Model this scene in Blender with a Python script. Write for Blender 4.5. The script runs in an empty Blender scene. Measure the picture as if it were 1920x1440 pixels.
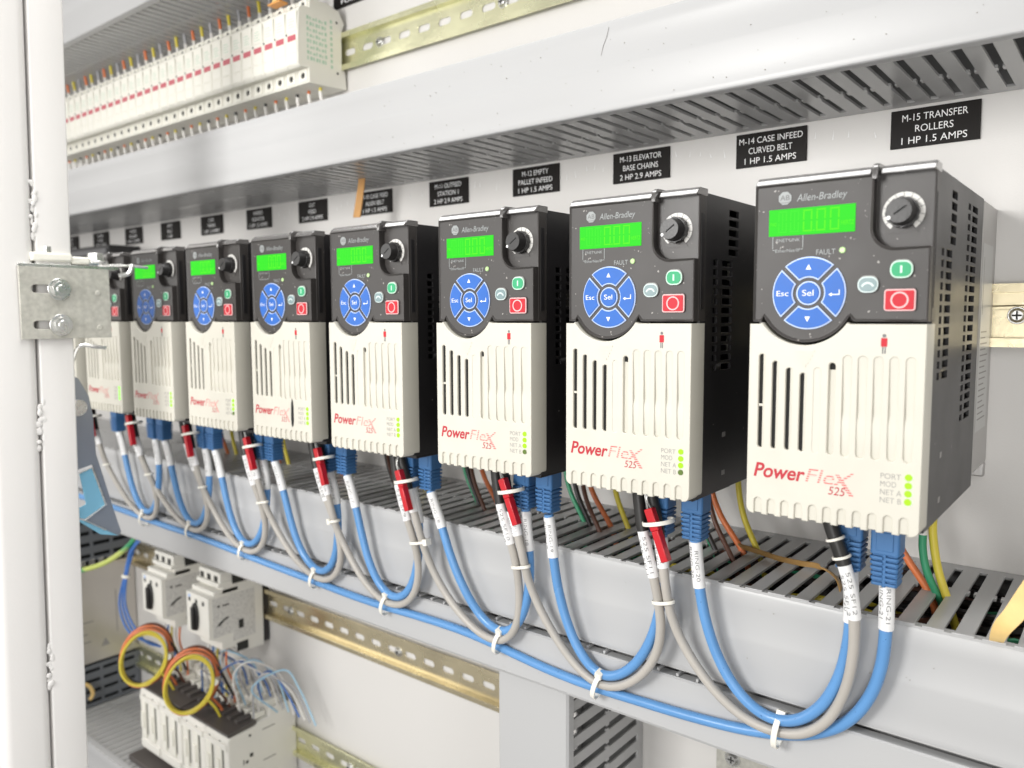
import bpy, bmesh, math, random
from mathutils import Vector, Matrix
random.seed(7)
S = 0.001          # everything below is written in millimetres
R = math.radians
scene = bpy.context.scene
COL = scene.collection

# ------------------------------------------------------------------ camera, world, lamps, exposure
cam_d = bpy.data.cameras.new('camera'); cam = bpy.data.objects.new('camera', cam_d); COL.objects.link(cam)
scene.camera = cam
cam_d.sensor_width = 36.0; cam_d.lens = 1472.3 / 1920 * 36
cam_d.clip_start = 0.01; cam_d.clip_end = 50
YAW, PITCH, ROLL = R(38.62973), R(-4.96052), R(0.23731)
fr = (Matrix.Rotation(YAW, 3, 'Z') @ Matrix.Rotation(PITCH, 3, 'X') @ Matrix.Rotation(ROLL, 3, 'Y'))
m3 = Matrix((fr.col[0], fr.col[2], -fr.col[1])).transposed()
cam.matrix_world = Matrix.Translation(Vector((137.49, -516.76, 92.39)) * S) @ m3.to_4x4()
cam_d.dof.use_dof = True; cam_d.dof.focus_distance = 0.43; cam_d.dof.aperture_fstop = 9.5

world = bpy.data.worlds.new('World'); scene.world = world; world.use_nodes = True
wb = world.node_tree.nodes['Background']
wb.inputs[0].default_value = (1.0, 0.985, 0.96, 1); wb.inputs[1].default_value = 0.45

def area(name, loc, target, sx, sy, power, color=(1, 1, 1)):
    d = bpy.data.lights.new(name, 'AREA'); d.shape = 'RECTANGLE'; d.size = sx; d.size_y = sy
    d.energy = power; d.color = color
    o = bpy.data.objects.new(name, d); COL.objects.link(o); o.location = loc
    o.rotation_euler = (Vector(target) - Vector(loc)).to_track_quat('-Z', 'Y').to_euler()
    return o
area('door_light', (-0.34, -1.05, 0.27), (-0.12, 0, 0.03), 0.28, 0.36, 8.0, (1, 0.985, 0.96))
area('low_fill', (0.25, -1.35, -0.10), (-0.15, 0, -0.1), 0.45, 0.40, 4.8, (1, 0.985, 0.96))  # unseen fill lamp, added to brighten the lower panel
area('ceiling_light', (-0.4, -0.06, 1.75), (-0.4, -0.06, 0.0), 3.2, 0.78, 66.0, (1, 0.99, 0.97))
area('left_fill', (-1.9, -1.5, 0.35), (-0.6, 0, 0.05), 1.1, 1.1, 13.0, (1, 0.985, 0.96))  # unseen fill lamp, added to lift the post's shadow at upper left
area('room_light', (1.5, -1.2, 0.75), (-0.1, 0, 0.05), 0.8, 0.8, 6.5, (1, 0.97, 0.93))

scene.view_settings.view_transform = 'Standard'; scene.view_settings.look = 'None'
scene.view_settings.exposure = 0.0; scene.view_settings.gamma = 1.0
scene.view_settings.use_curve_mapping = False
scene.cycles.max_bounces = 8; scene.cycles.diffuse_bounces = 4

# ------------------------------------------------------------------ materials
MATS = {}
def mat(name, col, rough=0.5, metal=0.0, spec=0.5, noise=0.0, nscale=40.0, bump=0.0, bscale=600.0,
        speck=0.0, speck_col=(0.6, 0.58, 0.55), speck_scale=500.0, emit=0.0, coat=0.0):
    m = bpy.data.materials.new(name); m.use_nodes = True; MATS[name] = m
    nt = m.node_tree; b = nt.nodes['Principled BSDF']
    b.inputs['Base Color'].default_value = (*col, 1); b.inputs['Roughness'].default_value = rough
    b.inputs['Metallic'].default_value = metal; b.inputs['Specular IOR Level'].default_value = spec
    b.inputs['Coat Weight'].default_value = coat
    tc = nt.nodes.new('ShaderNodeTexCoord'); src = None
    if noise:
        n = nt.nodes.new('ShaderNodeTexNoise'); n.inputs['Scale'].default_value = nscale; n.inputs['Detail'].default_value = 6
        nt.links.new(tc.outputs['Object'], n.inputs['Vector'])
        cr = nt.nodes.new('ShaderNodeValToRGB')
        cr.color_ramp.elements[0].position = 0.3; cr.color_ramp.elements[1].position = 0.7
        cr.color_ramp.elements[0].color = (*[c * (1 - noise) for c in col], 1)
        cr.color_ramp.elements[1].color = (*[min(1, c * (1 + noise)) for c in col], 1)
        nt.links.new(n.outputs['Fac'], cr.inputs['Fac']); src = cr.outputs['Color']
        nt.links.new(src, b.inputs['Base Color'])
        mr = nt.nodes.new('ShaderNodeMapRange'); mr.inputs['To Min'].default_value = max(0.02, rough - 0.08); mr.inputs['To Max'].default_value = rough + 0.08
        nt.links.new(n.outputs['Fac'], mr.inputs['Value']); nt.links.new(mr.outputs['Result'], b.inputs['Roughness'])
    if speck:
        v = nt.nodes.new('ShaderNodeTexNoise'); v.inputs['Scale'].default_value = speck_scale; v.inputs['Detail'].default_value = 2
        nt.links.new(tc.outputs['Object'], v.inputs['Vector'])
        r2 = nt.nodes.new('ShaderNodeMapRange'); r2.inputs['From Min'].default_value = speck; r2.inputs['From Max'].default_value = speck + 0.03
        nt.links.new(v.outputs['Fac'], r2.inputs['Value'])
        mx = nt.nodes.new('ShaderNodeMix'); mx.data_type = 'RGBA'
        nt.links.new(r2.outputs['Result'], mx.inputs[0])
        if src: nt.links.new(src, mx.inputs[6])
        else: mx.inputs[6].default_value = (*col, 1)
        mx.inputs[7].default_value = (*speck_col, 1)
        nt.links.new(mx.outputs[2], b.inputs['Base Color'])
    if bump:
        n2 = nt.nodes.new('ShaderNodeTexNoise'); n2.inputs['Scale'].default_value = bscale; n2.inputs['Detail'].default_value = 3
        nt.links.new(tc.outputs['Object'], n2.inputs['Vector'])
        bp = nt.nodes.new('ShaderNodeBump'); bp.inputs['Strength'].default_value = bump; bp.inputs['Distance'].default_value = 0.0003
        nt.links.new(n2.outputs['Fac'], bp.inputs['Height']); nt.links.new(bp.outputs['Normal'], b.inputs['Normal'])
    if emit:
        b.inputs['Emission Color'].default_value = (*col, 1); b.inputs['Emission Strength'].default_value = emit
    return m
M_panel = mat('white powder coated steel', (.67, .655, .635), .40, bump=.25, bscale=900)
M_post = mat('white painted frame steel', (.73, .715, .70), .36, noise=.02, nscale=8, bump=.2, bscale=500)
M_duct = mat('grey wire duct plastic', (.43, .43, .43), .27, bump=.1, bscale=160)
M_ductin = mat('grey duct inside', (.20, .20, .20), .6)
M_lid = mat('grey duct cover plastic', (.445, .447, .45), .36, bump=.12, bscale=110)
M_beige = mat('ivory plastic', (.575, .555, .485), .45, noise=.03, nscale=45, bump=.12, bscale=1500)
M_bez = mat('charcoal plastic', (.040, .036, .034), .40, noise=.08, nscale=40, bump=.2, bscale=2000, speck=.735, speck_col=(.34, .32, .30), speck_scale=420)
M_bezin = mat('charcoal keypad membrane', (.044, .040, .038), .5, noise=.06, nscale=60, bump=.1, bscale=2500, speck=.72, speck_col=(.36, .34, .32), speck_scale=480)
M_gloss = mat('glossy charcoal edge', (.07, .065, .063), .24, spec=1.0, coat=1.0, bump=.1, bscale=800)
M_black = mat('black housing plastic', (.016, .015, .016), .38, noise=.1, nscale=30, bump=.2, bscale=1200, speck=.77, speck_col=(.35, .33, .3), speck_scale=330)
M_dark = mat('black interior', (.006, .006, .006), .8)
M_comp = mat('grey inner parts', (.30, .29, .26), .5, noise=.5, nscale=90)
M_heat = mat('cast aluminium', (.52, .51, .50), .5, metal=.75, noise=.06, nscale=30, bump=.3, bscale=900)
M_sticker = mat('pale sticker', (.50, .50, .49), .35)
M_ink = mat('grey print', (.16, .16, .16), .6)
M_mid = mat('mid grey print', (.26, .25, .24), .5)
M_paleink = mat('pale print', (.29, .31, .31), .45)
M_blue = mat('blue button', (.035, .135, .47), .42, spec=.2, noise=.05, nscale=100)
M_bluehi = mat('pale blue print', (.46, .58, .85), .35)
M_white = mat('white print', (.86, .86, .86), .4)
M_green = mat('green button', (.05, .36, .17), .45, spec=.2)
M_palegreen = mat('pale green print', (.55, .76, .64), .35)
M_red = mat('red button', (.50, .022, .035), .45, spec=.2)
M_palered = mat('pale red print', (.78, .50, .50), .45, spec=.2)
M_teal = mat('grey teal button', (.17, .25, .26), .35)
M_paleteal = mat('pale teal print', (.55, .65, .64), .35)
M_lcd = mat('lit green display', (.03, .87, .012), .5, spec=.1, emit=.86)
M_lcd2 = mat('lit display segment', (.14, 1.0, .006), .5, spec=.1, emit=.86)
M_lcd3 = mat('faint display segment', (.05, .90, .018), .5, spec=.1, emit=.87)
for q_ in (M_lcd, M_lcd2, M_lcd3): q_.node_tree.nodes['Principled BSDF'].inputs['Base Color'].default_value = (.01, .08, .01, 1)
M_ledon = mat('lit green lamp', (.22, .90, .004), .3, emit=.85)
M_ledoff = mat('unlit green lamp', (.10, .16, .03), .3)
M_fault = mat('pale unlit fault lamp', (.42, .62, .27), .3)
M_knob = mat('black knob', (.018, .017, .017), .36, bump=.15, bscale=900)
M_dial = mat('pale dial print', (.66, .65, .62), .4)
M_pfred = mat('red lettering', (.43, .016, .03), .4)
M_pfred2 = mat('striped light red lettering', (.66, .20, .20), .4)
M_bluecab = mat('blue cable jacket', (.11, .28, .56), .30, noise=.06, nscale=25, bump=.25, bscale=220, speck=.70, speck_col=(.05, .15, .36), speck_scale=520)
M_boot = mat('dark blue boot', (.045, .145, .33), .42, noise=.06, nscale=60)
M_greycab = mat('grey cable jacket', (.42, .395, .36), .42, noise=.06, nscale=30, bump=.2, bscale=260, speck=.74, speck_col=(.24, .22, .20), speck_scale=380)
M_shrink = mat('black heat shrink', (.018, .017, .016), .42, noise=.2, nscale=90)
M_sleeve = mat('white label sleeve', (.80, .80, .80), .38)
M_tie = mat('natural nylon tie', (.80, .775, .70), .38)
M_redbar = mat('red terminator block', (.50, .012, .02), .30)
M_wire = {n: mat(n + ' wire insulation', c, .38) for n, c in dict(
    orange=(.72, .20, .07), yellow=(.68, .56, .06), black=(.03, .027, .027), green=(.04, .30, .15), brown=(.13, .055, .035),
    white=(.72, .70, .67), blue=(.05, .16, .48), grey=(.38, .38, .40), pale_blue=(.35, .55, .70)).items()}
M_greenyel = mat('green and yellow earth wire', (.06, .35, .12), .4)
M_zinc = mat('bright zinc steel', (.72, .72, .70), .28, metal=.95, noise=.12, nscale=120, bump=.2, bscale=600)
M_yzinc = mat('yellow chromated steel', (.70, .62, .43), .27, metal=.9, noise=.12, nscale=25, bump=.2, bscale=300)
M_gzinc = mat('greenish chromated steel', (.80, .79, .54), .27, metal=.9, noise=.10, nscale=25, bump=.2, bscale=300)
M_galv = mat('galvanised bracket steel', (.50, .49, .44), .5, metal=.3, noise=.14, nscale=260, bump=.2, bscale=700)
M_cream = mat('cream plastic', (.80, .785, .71), .42, noise=.02, nscale=30)
M_cream2 = mat('off white device plastic', (.76, .745, .69), .45, noise=.02, nscale=30)
M_window = mat('red fuse window', (.52, .10, .13), .35)
M_greenink = mat('faint green print', (.42, .60, .46), .5)
M_hole = mat('dark screw hole', (.02, .02, .018), .6)
M_tan = mat('tan adhesive tape', (.50, .26, .08), .5, noise=.15, nscale=60)
M_tape = mat('yellow masking tape', (.78, .55, .22), .5, noise=.12, nscale=80, bump=.6, bscale=150)
M_strap = mat('brown rubber band', (.34, .20, .07), .45, noise=.25, nscale=70)
M_brown = mat('dark brown contactor cover', (.085, .075, .07), .45)
M_psu = mat('brushed metal case', (.62, .59, .55), .30, metal=.8, noise=.1, nscale=8)
M_slate = mat('slate grey vent panel', (.12, .13, .145), .45)
M_bluerefl = mat('steel with painted blue reflection', (.22, .50, .68), .25, metal=.35)
M_lever = mat('blue grey lever steel', (.30, .33, .38), .3, metal=.75)
M_plate = mat('black engraved plastic', (.016, .014, .013), .5, spec=.12, noise=.1, nscale=60)
M_wall = mat('room wall paint', (.46, .42, .38), .7)
M_print = mat('printed side label', (.66, .65, .62), .5, noise=.02, speck=.55, speck_col=(.44, .43, .42), speck_scale=700)

# earth wire bands
nt = M_greenyel.node_tree; b = nt.nodes['Principled BSDF']; tc = nt.nodes.new('ShaderNodeTexCoord')
w = nt.nodes.new('ShaderNodeTexNoise'); w.inputs['Scale'].default_value = 22
cr = nt.nodes.new('ShaderNodeValToRGB'); cr.color_ramp.elements[0].position = .50; cr.color_ramp.elements[1].position = .56
cr.color_ramp.elements[0].color = (.04, .30, .13, 1); cr.color_ramp.elements[1].color = (.55, .62, .16, 1)
nt.links.new(tc.outputs['Object'], w.inputs['Vector']); nt.links.new(w.outputs['Fac'], cr.inputs['Fac']); nt.links.new(cr.outputs['Color'], b.inputs['Base Color'])
# fine horizontal lines in the lighter half of the red lettering
nt = M_pfred2.node_tree; b = nt.nodes['Principled BSDF']; tc = nt.nodes.new('ShaderNodeTexCoord')
w = nt.nodes.new('ShaderNodeTexWave'); w.bands_direction = 'Z'; w.inputs['Scale'].default_value = 2.0
mp = nt.nodes.new('ShaderNodeMapping'); mp.inputs['Scale'].default_value = (155, 155, 155)
mx = nt.nodes.new('ShaderNodeMix'); mx.data_type = 'RGBA'; mx.inputs[6].default_value = (.56, .05, .06, 1); mx.inputs[7].default_value = (.72, .56, .49, 1)
nt.links.new(tc.outputs['Object'], mp.inputs['Vector']); nt.links.new(mp.outputs['Vector'], w.inputs['Vector']); nt.links.new(w.outputs['Fac'], mx.inputs[0]); nt.links.new(mx.outputs[2], b.inputs['Base Color'])

# ------------------------------------------------------------------ mesh helpers (millimetres in, metres out)
def catmull(P, step=2.0):
    P = [Vector(p) for p in P]
    if len(P) < 3: return P
    Q = [P[0] * 2 - P[1]] + P + [P[-1] * 2 - P[-2]]; out = []
    for i in range(1, len(Q) - 2):
        a, b, c, d = Q[i - 1:i + 3]; n = max(2, int((c - b).length / step))
        for k in range(n):
            t = k / n
            out.append(0.5 * ((2 * b) + (c - a) * t + (2 * a - 5 * b + 4 * c - d) * t * t + (3 * b - a - 3 * c + d) * t ** 3))
    out.append(P[-1]); return out
def smooth_path(P, it=2):
    P = [Vector(p) for p in P]
    for _ in range(it):
        P = [P[0]] + [(P[i - 1] + P[i] * 2 + P[i + 1]) / 4 for i in range(1, len(P) - 1)] + [P[-1]]
    return P
def lengths(P):
    L = [0.0]
    for a, b in zip(P, P[1:]): L.append(L[-1] + (b - a).length)
    return L
def point_at(P, L, s):
    s = max(0, min(L[-1], s))
    for i in range(1, len(L)):
        if L[i] >= s:
            t = (s - L[i - 1]) / max(1e-9, L[i] - L[i - 1]); return P[i - 1].lerp(P[i], t), (P[i] - P[i - 1]).normalized()
    return P[-1], (P[-1] - P[-2]).normalized()
def subpath(P, s0, s1, step=2.0):
    L = lengths(P); n = max(2, int((s1 - s0) / step) + 1)
    return [point_at(P, L, s0 + (s1 - s0) * i / (n - 1))[0] for i in range(n)]

class MB:
    def __init__(self): self.bm = bmesh.new()
    def poly(self, pts, mi=0):
        f = self.bm.faces.new([self.bm.verts.new(Vector(p) * S) for p in pts]); f.material_index = mi; return f
    def box(self, x0, x1, y0, y1, z0, z1, mi=0):
        v = [self.bm.verts.new(Vector((x, y, z)) * S) for x in (x0, x1) for y in (y0, y1) for z in (z0, z1)]
        for q in ((0, 1, 3, 2), (4, 6, 7, 5), (0, 4, 5, 1), (2, 3, 7, 6), (0, 2, 6, 4), (1, 5, 7, 3)):
            f = self.bm.faces.new([v[i] for i in q]); f.material_index = mi
    def prism(self, pts, ax, a, b, mi=0):
        def P(p, w): return {'x': (w, p[0], p[1]), 'y': (p[0], w, p[1]), 'z': (p[0], p[1], w)}[ax]
        A = [self.bm.verts.new(Vector(P(p, a)) * S) for p in pts]; B = [self.bm.verts.new(Vector(P(p, b)) * S) for p in pts]
        n = len(pts)
        fs = [self.bm.faces.new(A), self.bm.faces.new(B[::-1])]
        for i in range(n): fs.append(self.bm.faces.new((A[i], A[(i + 1) % n], B[(i + 1) % n], B[i])))
        for f in fs: f.material_index = mi
        return fs
    def cyl(self, c, ax, r0, r1, h, n=24, mi=0):
        c = Vector(c); ax = Vector(ax).normalized(); u = ax.orthogonal().normalized(); v = ax.cross(u)
        A = []; B = []
        for i in range(n):
            t = 2 * math.pi * i / n; d = u * math.cos(t) + v * math.sin(t)
            A.append(self.bm.verts.new((c + d * r0) * S)); B.append(self.bm.verts.new((c + ax * h + d * r1) * S))
        fs = [self.bm.faces.new(A[::-1]), self.bm.faces.new(B)]
        for i in range(n): fs.append(self.bm.faces.new((A[i], A[(i + 1) % n], B[(i + 1) % n], B[i])))
        for f in fs: f.material_index = mi
    def tube(self, P, r, n=12, mi=0, sq=1.0, cap=True):
        P = [Vector(p) for p in P]; N = len(P); rings = []
        t = (P[1] - P[0]).normalized(); u = t.orthogonal().normalized()
        for i in range(N):
            t2 = (P[min(i + 1, N - 1)] - P[max(i - 1, 0)])
            if t2.length > 1e-9: t2.normalize()
            else: t2 = t
            q = t.rotation_difference(t2); u = q @ u; u = (u - t2 * u.dot(t2)).normalized(); t = t2; v = t.cross(u)
            rr = r(i / (N - 1)) if callable(r) else r
            rings.append([self.bm.verts.new((P[i] + (u * math.cos(a) + v * math.sin(a)) * rr) * S) for a in [2 * math.pi * k / n for k in range(n)]])
        for A, B in zip(rings, rings[1:]):
            for k in range(n):
                f = self.bm.faces.new((A[k], A[(k + 1) % n], B[(k + 1) % n], B[k])); f.material_index = mi; f.smooth = True
        if cap:
            f = self.bm.faces.new(rings[0][::-1]); f.material_index = mi; f = self.bm.faces.new(rings[-1]); f.material_index = mi
    def sphere(self, c, r, mi=0, sc=(1, 1, 1)):
        res = bmesh.ops.create_uvsphere(self.bm, u_segments=14, v_segments=9, radius=1)
        for v in res['verts']: v.co = Vector((c[0] + v.co.x * r * sc[0], c[1] + v.co.y * r * sc[1], c[2] + v.co.z * r * sc[2])) * S
        for v in res['verts']:
            for f in v.link_faces: f.material_index = mi; f.smooth = True
    def mesh(self, me, fn=None, mi=None):
        n0 = len(self.bm.verts); f0 = len(self.bm.faces)
        self.bm.from_mesh(me); self.bm.verts.ensure_lookup_table(); self.bm.faces.ensure_lookup_table()
        for v in self.bm.verts[n0:]:
            if fn: v.co = Vector(fn(v.co)) * S
        if mi is not None:
            for f in self.bm.faces[f0:]: f.material_index = mi
    def perf(self, holes, u0, u1, v0, v1, fn, th, mi=0):
        """a plate u0..u1 x v0..v1 with rectangular holes; fn(u, v, w) -> point, w = 0 front, th back"""
        holes = [h for h in holes if h[0] >= u0 and h[1] <= u1 and h[2] >= v0 and h[3] <= v1]
        us = sorted({u0, u1} | {round(h[0], 3) for h in holes} | {round(h[1], 3) for h in holes})
        vs = sorted({v0, v1} | {round(h[2], 3) for h in holes} | {round(h[3], 3) for h in holes})
        us = [u for u in us if u0 <= u <= u1]; vs = [v for v in vs if v0 <= v <= v1]
        solid = [[True] * (len(vs) - 1) for _ in range(len(us) - 1)]
        ui = {u: i for i, u in enumerate(us)}; vi = {v: i for i, v in enumerate(vs)}
        for h in holes:
            a, b = ui.get(round(h[0], 3), 0), ui.get(round(h[1], 3), len(us) - 1); c, d = vi.get(round(h[2], 3), 0), vi.get(round(h[3], 3), len(vs) - 1)
            for i in range(a, b):
                for j in range(c, d): solid[i][j] = False
        cache = {}
        def V(i, j, w):
            k = (i, j, w)
            if k not in cache: cache[k] = self.bm.verts.new(Vector(fn(us[i], vs[j], th if w else 0)) * S)
            return cache[k]
        def F(*q): f = self.bm.faces.new(q); f.material_index = mi
        nu, nv = len(us) - 1, len(vs) - 1
        for i in range(nu):
            for j in range(nv):
                if not solid[i][j]: continue
                F(V(i, j, 0), V(i + 1, j, 0), V(i + 1, j + 1, 0), V(i, j + 1, 0)); F(V(i, j, 1), V(i, j + 1, 1), V(i + 1, j + 1, 1), V(i + 1, j, 1))
                for di, dj, a, b in ((-1, 0, (i, j), (i, j + 1)), (1, 0, (i + 1, j), (i + 1, j + 1)), (0, -1, (i, j), (i + 1, j)), (0, 1, (i, j + 1), (i + 1, j + 1))):
                    p, q = i + di, j + dj
                    if not (0 <= p < nu and 0 <= q < nv and solid[p][q]): F(V(*a, 0), V(*b, 0), V(*b, 1), V(*a, 1))
    def build(self, name, mats, parent=None, bevel=0, seg=2, angle=40, loc=None):
        bmesh.ops.recalc_face_normals(self.bm, faces=self.bm.faces)
        me = bpy.data.meshes.new(name); self.bm.to_mesh(me); self.bm.free()
        for m in (mats if isinstance(mats, (list, tuple)) else [mats]): me.materials.append(m)
        for p in me.polygons: p.use_smooth = True
        me.set_sharp_from_angle(angle=R(angle))
        o = bpy.data.objects.new(name, me); COL.objects.link(o)
        if parent: o.parent = parent
        if loc: o.location = Vector(loc) * S
        if bevel:
            md = o.modifiers.new('bevel', 'BEVEL'); md.width = bevel * S; md.segments = seg; md.limit_method = 'ANGLE'; md.angle_limit = R(35); md.use_clamp_overlap = True
        return o

def tag(o, label, cat, group=None, kind=None):
    if kind: o['kind'] = kind
    if label: o['label'] = label
    if cat: o['category'] = cat
    if group: o['group'] = group
    return o
def thing(name, label, cat, loc=(0, 0, 0), group=None):
    o = bpy.data.objects.new(name, None); COL.objects.link(o); o.empty_display_size = .02
    o.location = Vector(loc) * S; return tag(o, label, cat, group)
def copy_tree(o, parent=None):
    c = o.copy(); COL.objects.link(c); c.parent = parent
    for ch in list(o.children): copy_tree(ch, c)
    return c
ORD = ['', 'second', 'third', 'fourth', 'fifth', 'sixth', 'seventh', 'eighth', 'ninth', 'tenth', 'eleventh', 'twelfth', 'thirteenth',
       'fourteenth', 'fifteenth', 'sixteenth', 'seventeenth', 'eighteenth', 'nineteenth', 'twentieth', 'twenty-first', 'twenty-second',
       'twenty-third', 'twenty-fourth', 'twenty-fifth', 'twenty-sixth', 'twenty-seventh', 'twenty-eighth', 'twenty-ninth', 'thirtieth',
       'thirty-first', 'thirty-second', 'thirty-third', 'thirty-fourth', 'thirty-fifth']
def nth(i, side='right'): return side + 'most' if i == 0 else ORD[i] + ' from the ' + side

def rrect(x0, x1, z0, z1, r, n=5):
    out = []
    for cx, cz, a0 in ((x1 - r, z1 - r, 0), (x0 + r, z1 - r, 90), (x0 + r, z0 + r, 180), (x1 - r, z0 + r, 270)):
        for i in range(n + 1):
            a = R(a0 + 90 * i / n); out.append((cx + r * math.cos(a), cz + r * math.sin(a)))
    return out
def arc(cx, cz, r, a0, a1, n=16): return [(cx + r * math.cos(R(a0 + (a1 - a0) * i / n)), cz + r * math.sin(R(a0 + (a1 - a0) * i / n))) for i in range(n + 1)]
def circ(cx, cz, r, n=24): return arc(cx, cz, r, 0, 360, n)[:-1]

def curve_plate(outline, holes, half, bevel):
    """2D outline with holes -> mesh in XY, +-(half) in Z, units mm"""
    cu = bpy.data.curves.new('tmp', 'CURVE'); cu.dimensions = '2D'; cu.fill_mode = 'BOTH'
    for pts in [outline] + holes:
        sp = cu.splines.new('POLY'); sp.points.add(len(pts) - 1)
        for p, q in zip(sp.points, pts): p.co = (q[0], q[1], 0, 1)
        sp.use_cyclic_u = True
    cu.extrude = half - bevel; cu.bevel_depth = bevel; cu.bevel_resolution = 2; cu.offset = -bevel
    o = bpy.data.objects.new('tmp', cu); COL.objects.link(o)
    dg = bpy.context.evaluated_depsgraph_get(); me = bpy.data.meshes.new_from_object(o.evaluated_get(dg))
    bpy.data.objects.remove(o); bpy.data.curves.remove(cu); return me

_TX = {}
def text_mesh(s, bold=0.0, shear=0.0):
    k = (s, bold, shear)
    if k not in _TX:
        cu = bpy.data.curves.new('tmp', 'FONT'); cu.body = s; cu.size = 1; cu.offset = bold; cu.shear = shear; cu.fill_mode = 'FRONT'; cu.resolution_u = 4
        o = bpy.data.objects.new('tmp', cu); COL.objects.link(o)
        dg = bpy.context.evaluated_depsgraph_get(); me = bpy.data.meshes.new_from_object(o.evaluated_get(dg))
        bpy.data.objects.remove(o); bpy.data.curves.remove(cu)
        xs = [v.co.x for v in me.vertices]; _TX[k] = (me, min(xs), max(xs))
    return _TX[k]
_h = text_mesh('H')[0]; CAP = max(v.co.y for v in _h.vertices)
def text(mb, s, x0, x1, z, cap, y, bold=0.0, shear=0.0, mi=0):
    """text standing in the XZ plane facing -Y from x0 to x1 with its baseline at z"""
    me, a, b2 = text_mesh(s, bold, shear); k = cap / CAP
    mb.mesh(me, lambda c: (x0 + (c.x - a) / (b2 - a) * (x1 - x0), y, z + c.y * k), mi)
def text_on(mb, s, P, s0, ln, cap, r, voff=0.0, mi=0, front=Vector((.28, -1, 0))):
    """text wrapped on a cable, reading down along the path P (distance s0..s0+ln)"""
    L = lengths(P); me, a, b2 = text_mesh(s, -.012); k = cap / CAP
    def fn(c):
        p, t = point_at(P, L, s0 + (c.x - a) / (b2 - a) * ln)
        F = (front - t * front.dot(t)).normalized(); Rt = Vector((0, 0, -1)).cross(F) if abs(t.z) > .3 else t.cross(F)
        Rt = F.cross(t) if F.cross(t).x > 0 else t.cross(F)
        v = (c.y * k - cap / 2 + voff) / r
        return p + (F * math.cos(v) + Rt * math.sin(v)) * (r + .12)
    mb.mesh(me, fn, mi)

# ------------------------------------------------------------------ the setting: mounting panel and cabinet
m = MB(); m.box(-1500, 420, 0, 4, -700, 800); m.build('back_panel', M_panel)['kind'] = 'structure'
m = MB(); m.box(-1506, -1500, -330, 4, -700, 800); m.build('cabinet_side_wall', M_panel)['kind'] = 'structure'
m = MB(); m.box(-3300, -3290, -2600, 1200, -1500, 1800); m.build('room_wall', M_wall)['kind'] = 'structure'

# ------------------------------------------------------------------ wire ducts
PITCH_ = 12.3
def duct_h(name, label, x0, x1, zt, zb, Y, phase, tops=True, bots=True, lid=(None, None), extra=None, group='wire ducts on the panel'):
    t = thing(name, label, 'wire duct', (0, 0, 0), group)
    def slots(flip):
        H = []; n0 = int((x0 - phase) // PITCH_) + 1; n1 = int((x1 - phase) // PITCH_)
        for k in range(n0, n1):
            c = phase + k * PITCH_
            H += [(c - 2.3, c + 2.3, -Y + 3.5, -52.), (c - 1.0, c + 1.0, -52., -47.), (c - 2.1, c + 2.1, -47., -9.)]
        return H
    if tops:
        m = MB(); m.perf(slots(0), x0, x1, -Y + .6, -.5, lambda u, v, w: (u, v, zt - w), 1.8)
        n0 = int((x0 - phase) // PITCH_) + 1; n1 = int((x1 - phase) // PITCH_)
        for k in range(n0, n1):
            c = phase + (k + .5) * PITCH_; m.box(c - 4.6, c + 4.6, -Y + .2, -Y + 3.2, zt, zt + .9)
        m.build('slotted_side', M_duct, t, bevel=.5, seg=2)
    if bots:
        m = MB(); m.perf(slots(1), x0, x1, -Y + .6, -.5, lambda u, v, w: (u, v, zb + w), 1.8)
        m.box(x0, x1, -Y + 1.0, -Y + 2.2, zb - .35, zb)
        m.build('slotted_side', M_duct, t, bevel=.5, seg=2)
    zt2, zb2 = lid
    prof = [(-Y + 8, zt2), (-Y + 1.6, zt2), (-Y + .5, zt2 - .5), (-Y, zt2 - 1.8)]
    h = zt2 - zb2
    for f, d in ((.17, 0), (.19, .22), (.46, .18), (.48, -.12), (.53, -.12), (.77, 0), (.79, .2), (.93, .12)): prof.append((-Y + d, zt2 - h * f))
    prof += [(-Y, zb2 + 1.8), (-Y + .5, zb2 + .5), (-Y + 1.6, zb2), (-Y + 8, zb2), (-Y + 8, zb2 + 1.4), (-Y + 1.9, zb2 + 1.4), (-Y + 1.9, zt2 - 1.4), (-Y + 8, zt2 - 1.4)]
    m = MB(); m.prism(prof, 'x', x0, x1); m.build('cover', M_lid, t, angle=25)
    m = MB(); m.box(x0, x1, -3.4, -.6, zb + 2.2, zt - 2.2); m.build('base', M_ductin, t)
    return t
duct_h('wire_duct', 'pale grey wire duct above the row of drives, its slotted underside over the black nameplates', -1480, 400, 264.5, 214, 105, 76.5, lid=(266.4, 213.6))
duct_h('wire_duct', 'uppermost grey wire duct above the row of cream fuse holders', -1480, 400, 470, 409, 105, 76.5, lid=(471, 408.6))
dl = duct_h('wire_duct', 'grey wire duct below the drives, slotted top open, cables hanging over its front', -1480, 400, -54.5, -111.0, 117, 87.2, lid=(-55.3, -110.6))
dn = thing('wire_duct', 'narrow grey duct strip under the dark gap of the duct below the drives', 'wire duct', (0, 0, 0), 'wire ducts on the panel')
m = MB(); m.prism([(-112, -114.6), (-118.4, -114.6), (-119.4, -115.6), (-119.2, -124), (-119.6, -134), (-119.2, -147), (-118, -149), (-112, -149)], 'x', -1480, 400); m.build('cover', M_lid, dn, angle=25)
m = MB()
for k in range(-125, 27):
    c = 87.2 + (k + .5) * PITCH_; m.box(c - 4.4, c + 4.4, -107.5, -2, -114.6, -112.9)
    if c < -40 and k % 5: m.box(c - 7.0, c - 5.4, -118.2, -107, -114.5, -112.6)
m.build('slotted_side', M_duct, dn, bevel=.3)
m = MB(); m.box(-1480, 400, -108, -.6, -148.8, -114.8); m.build('base', M_ductin, dn)
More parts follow.
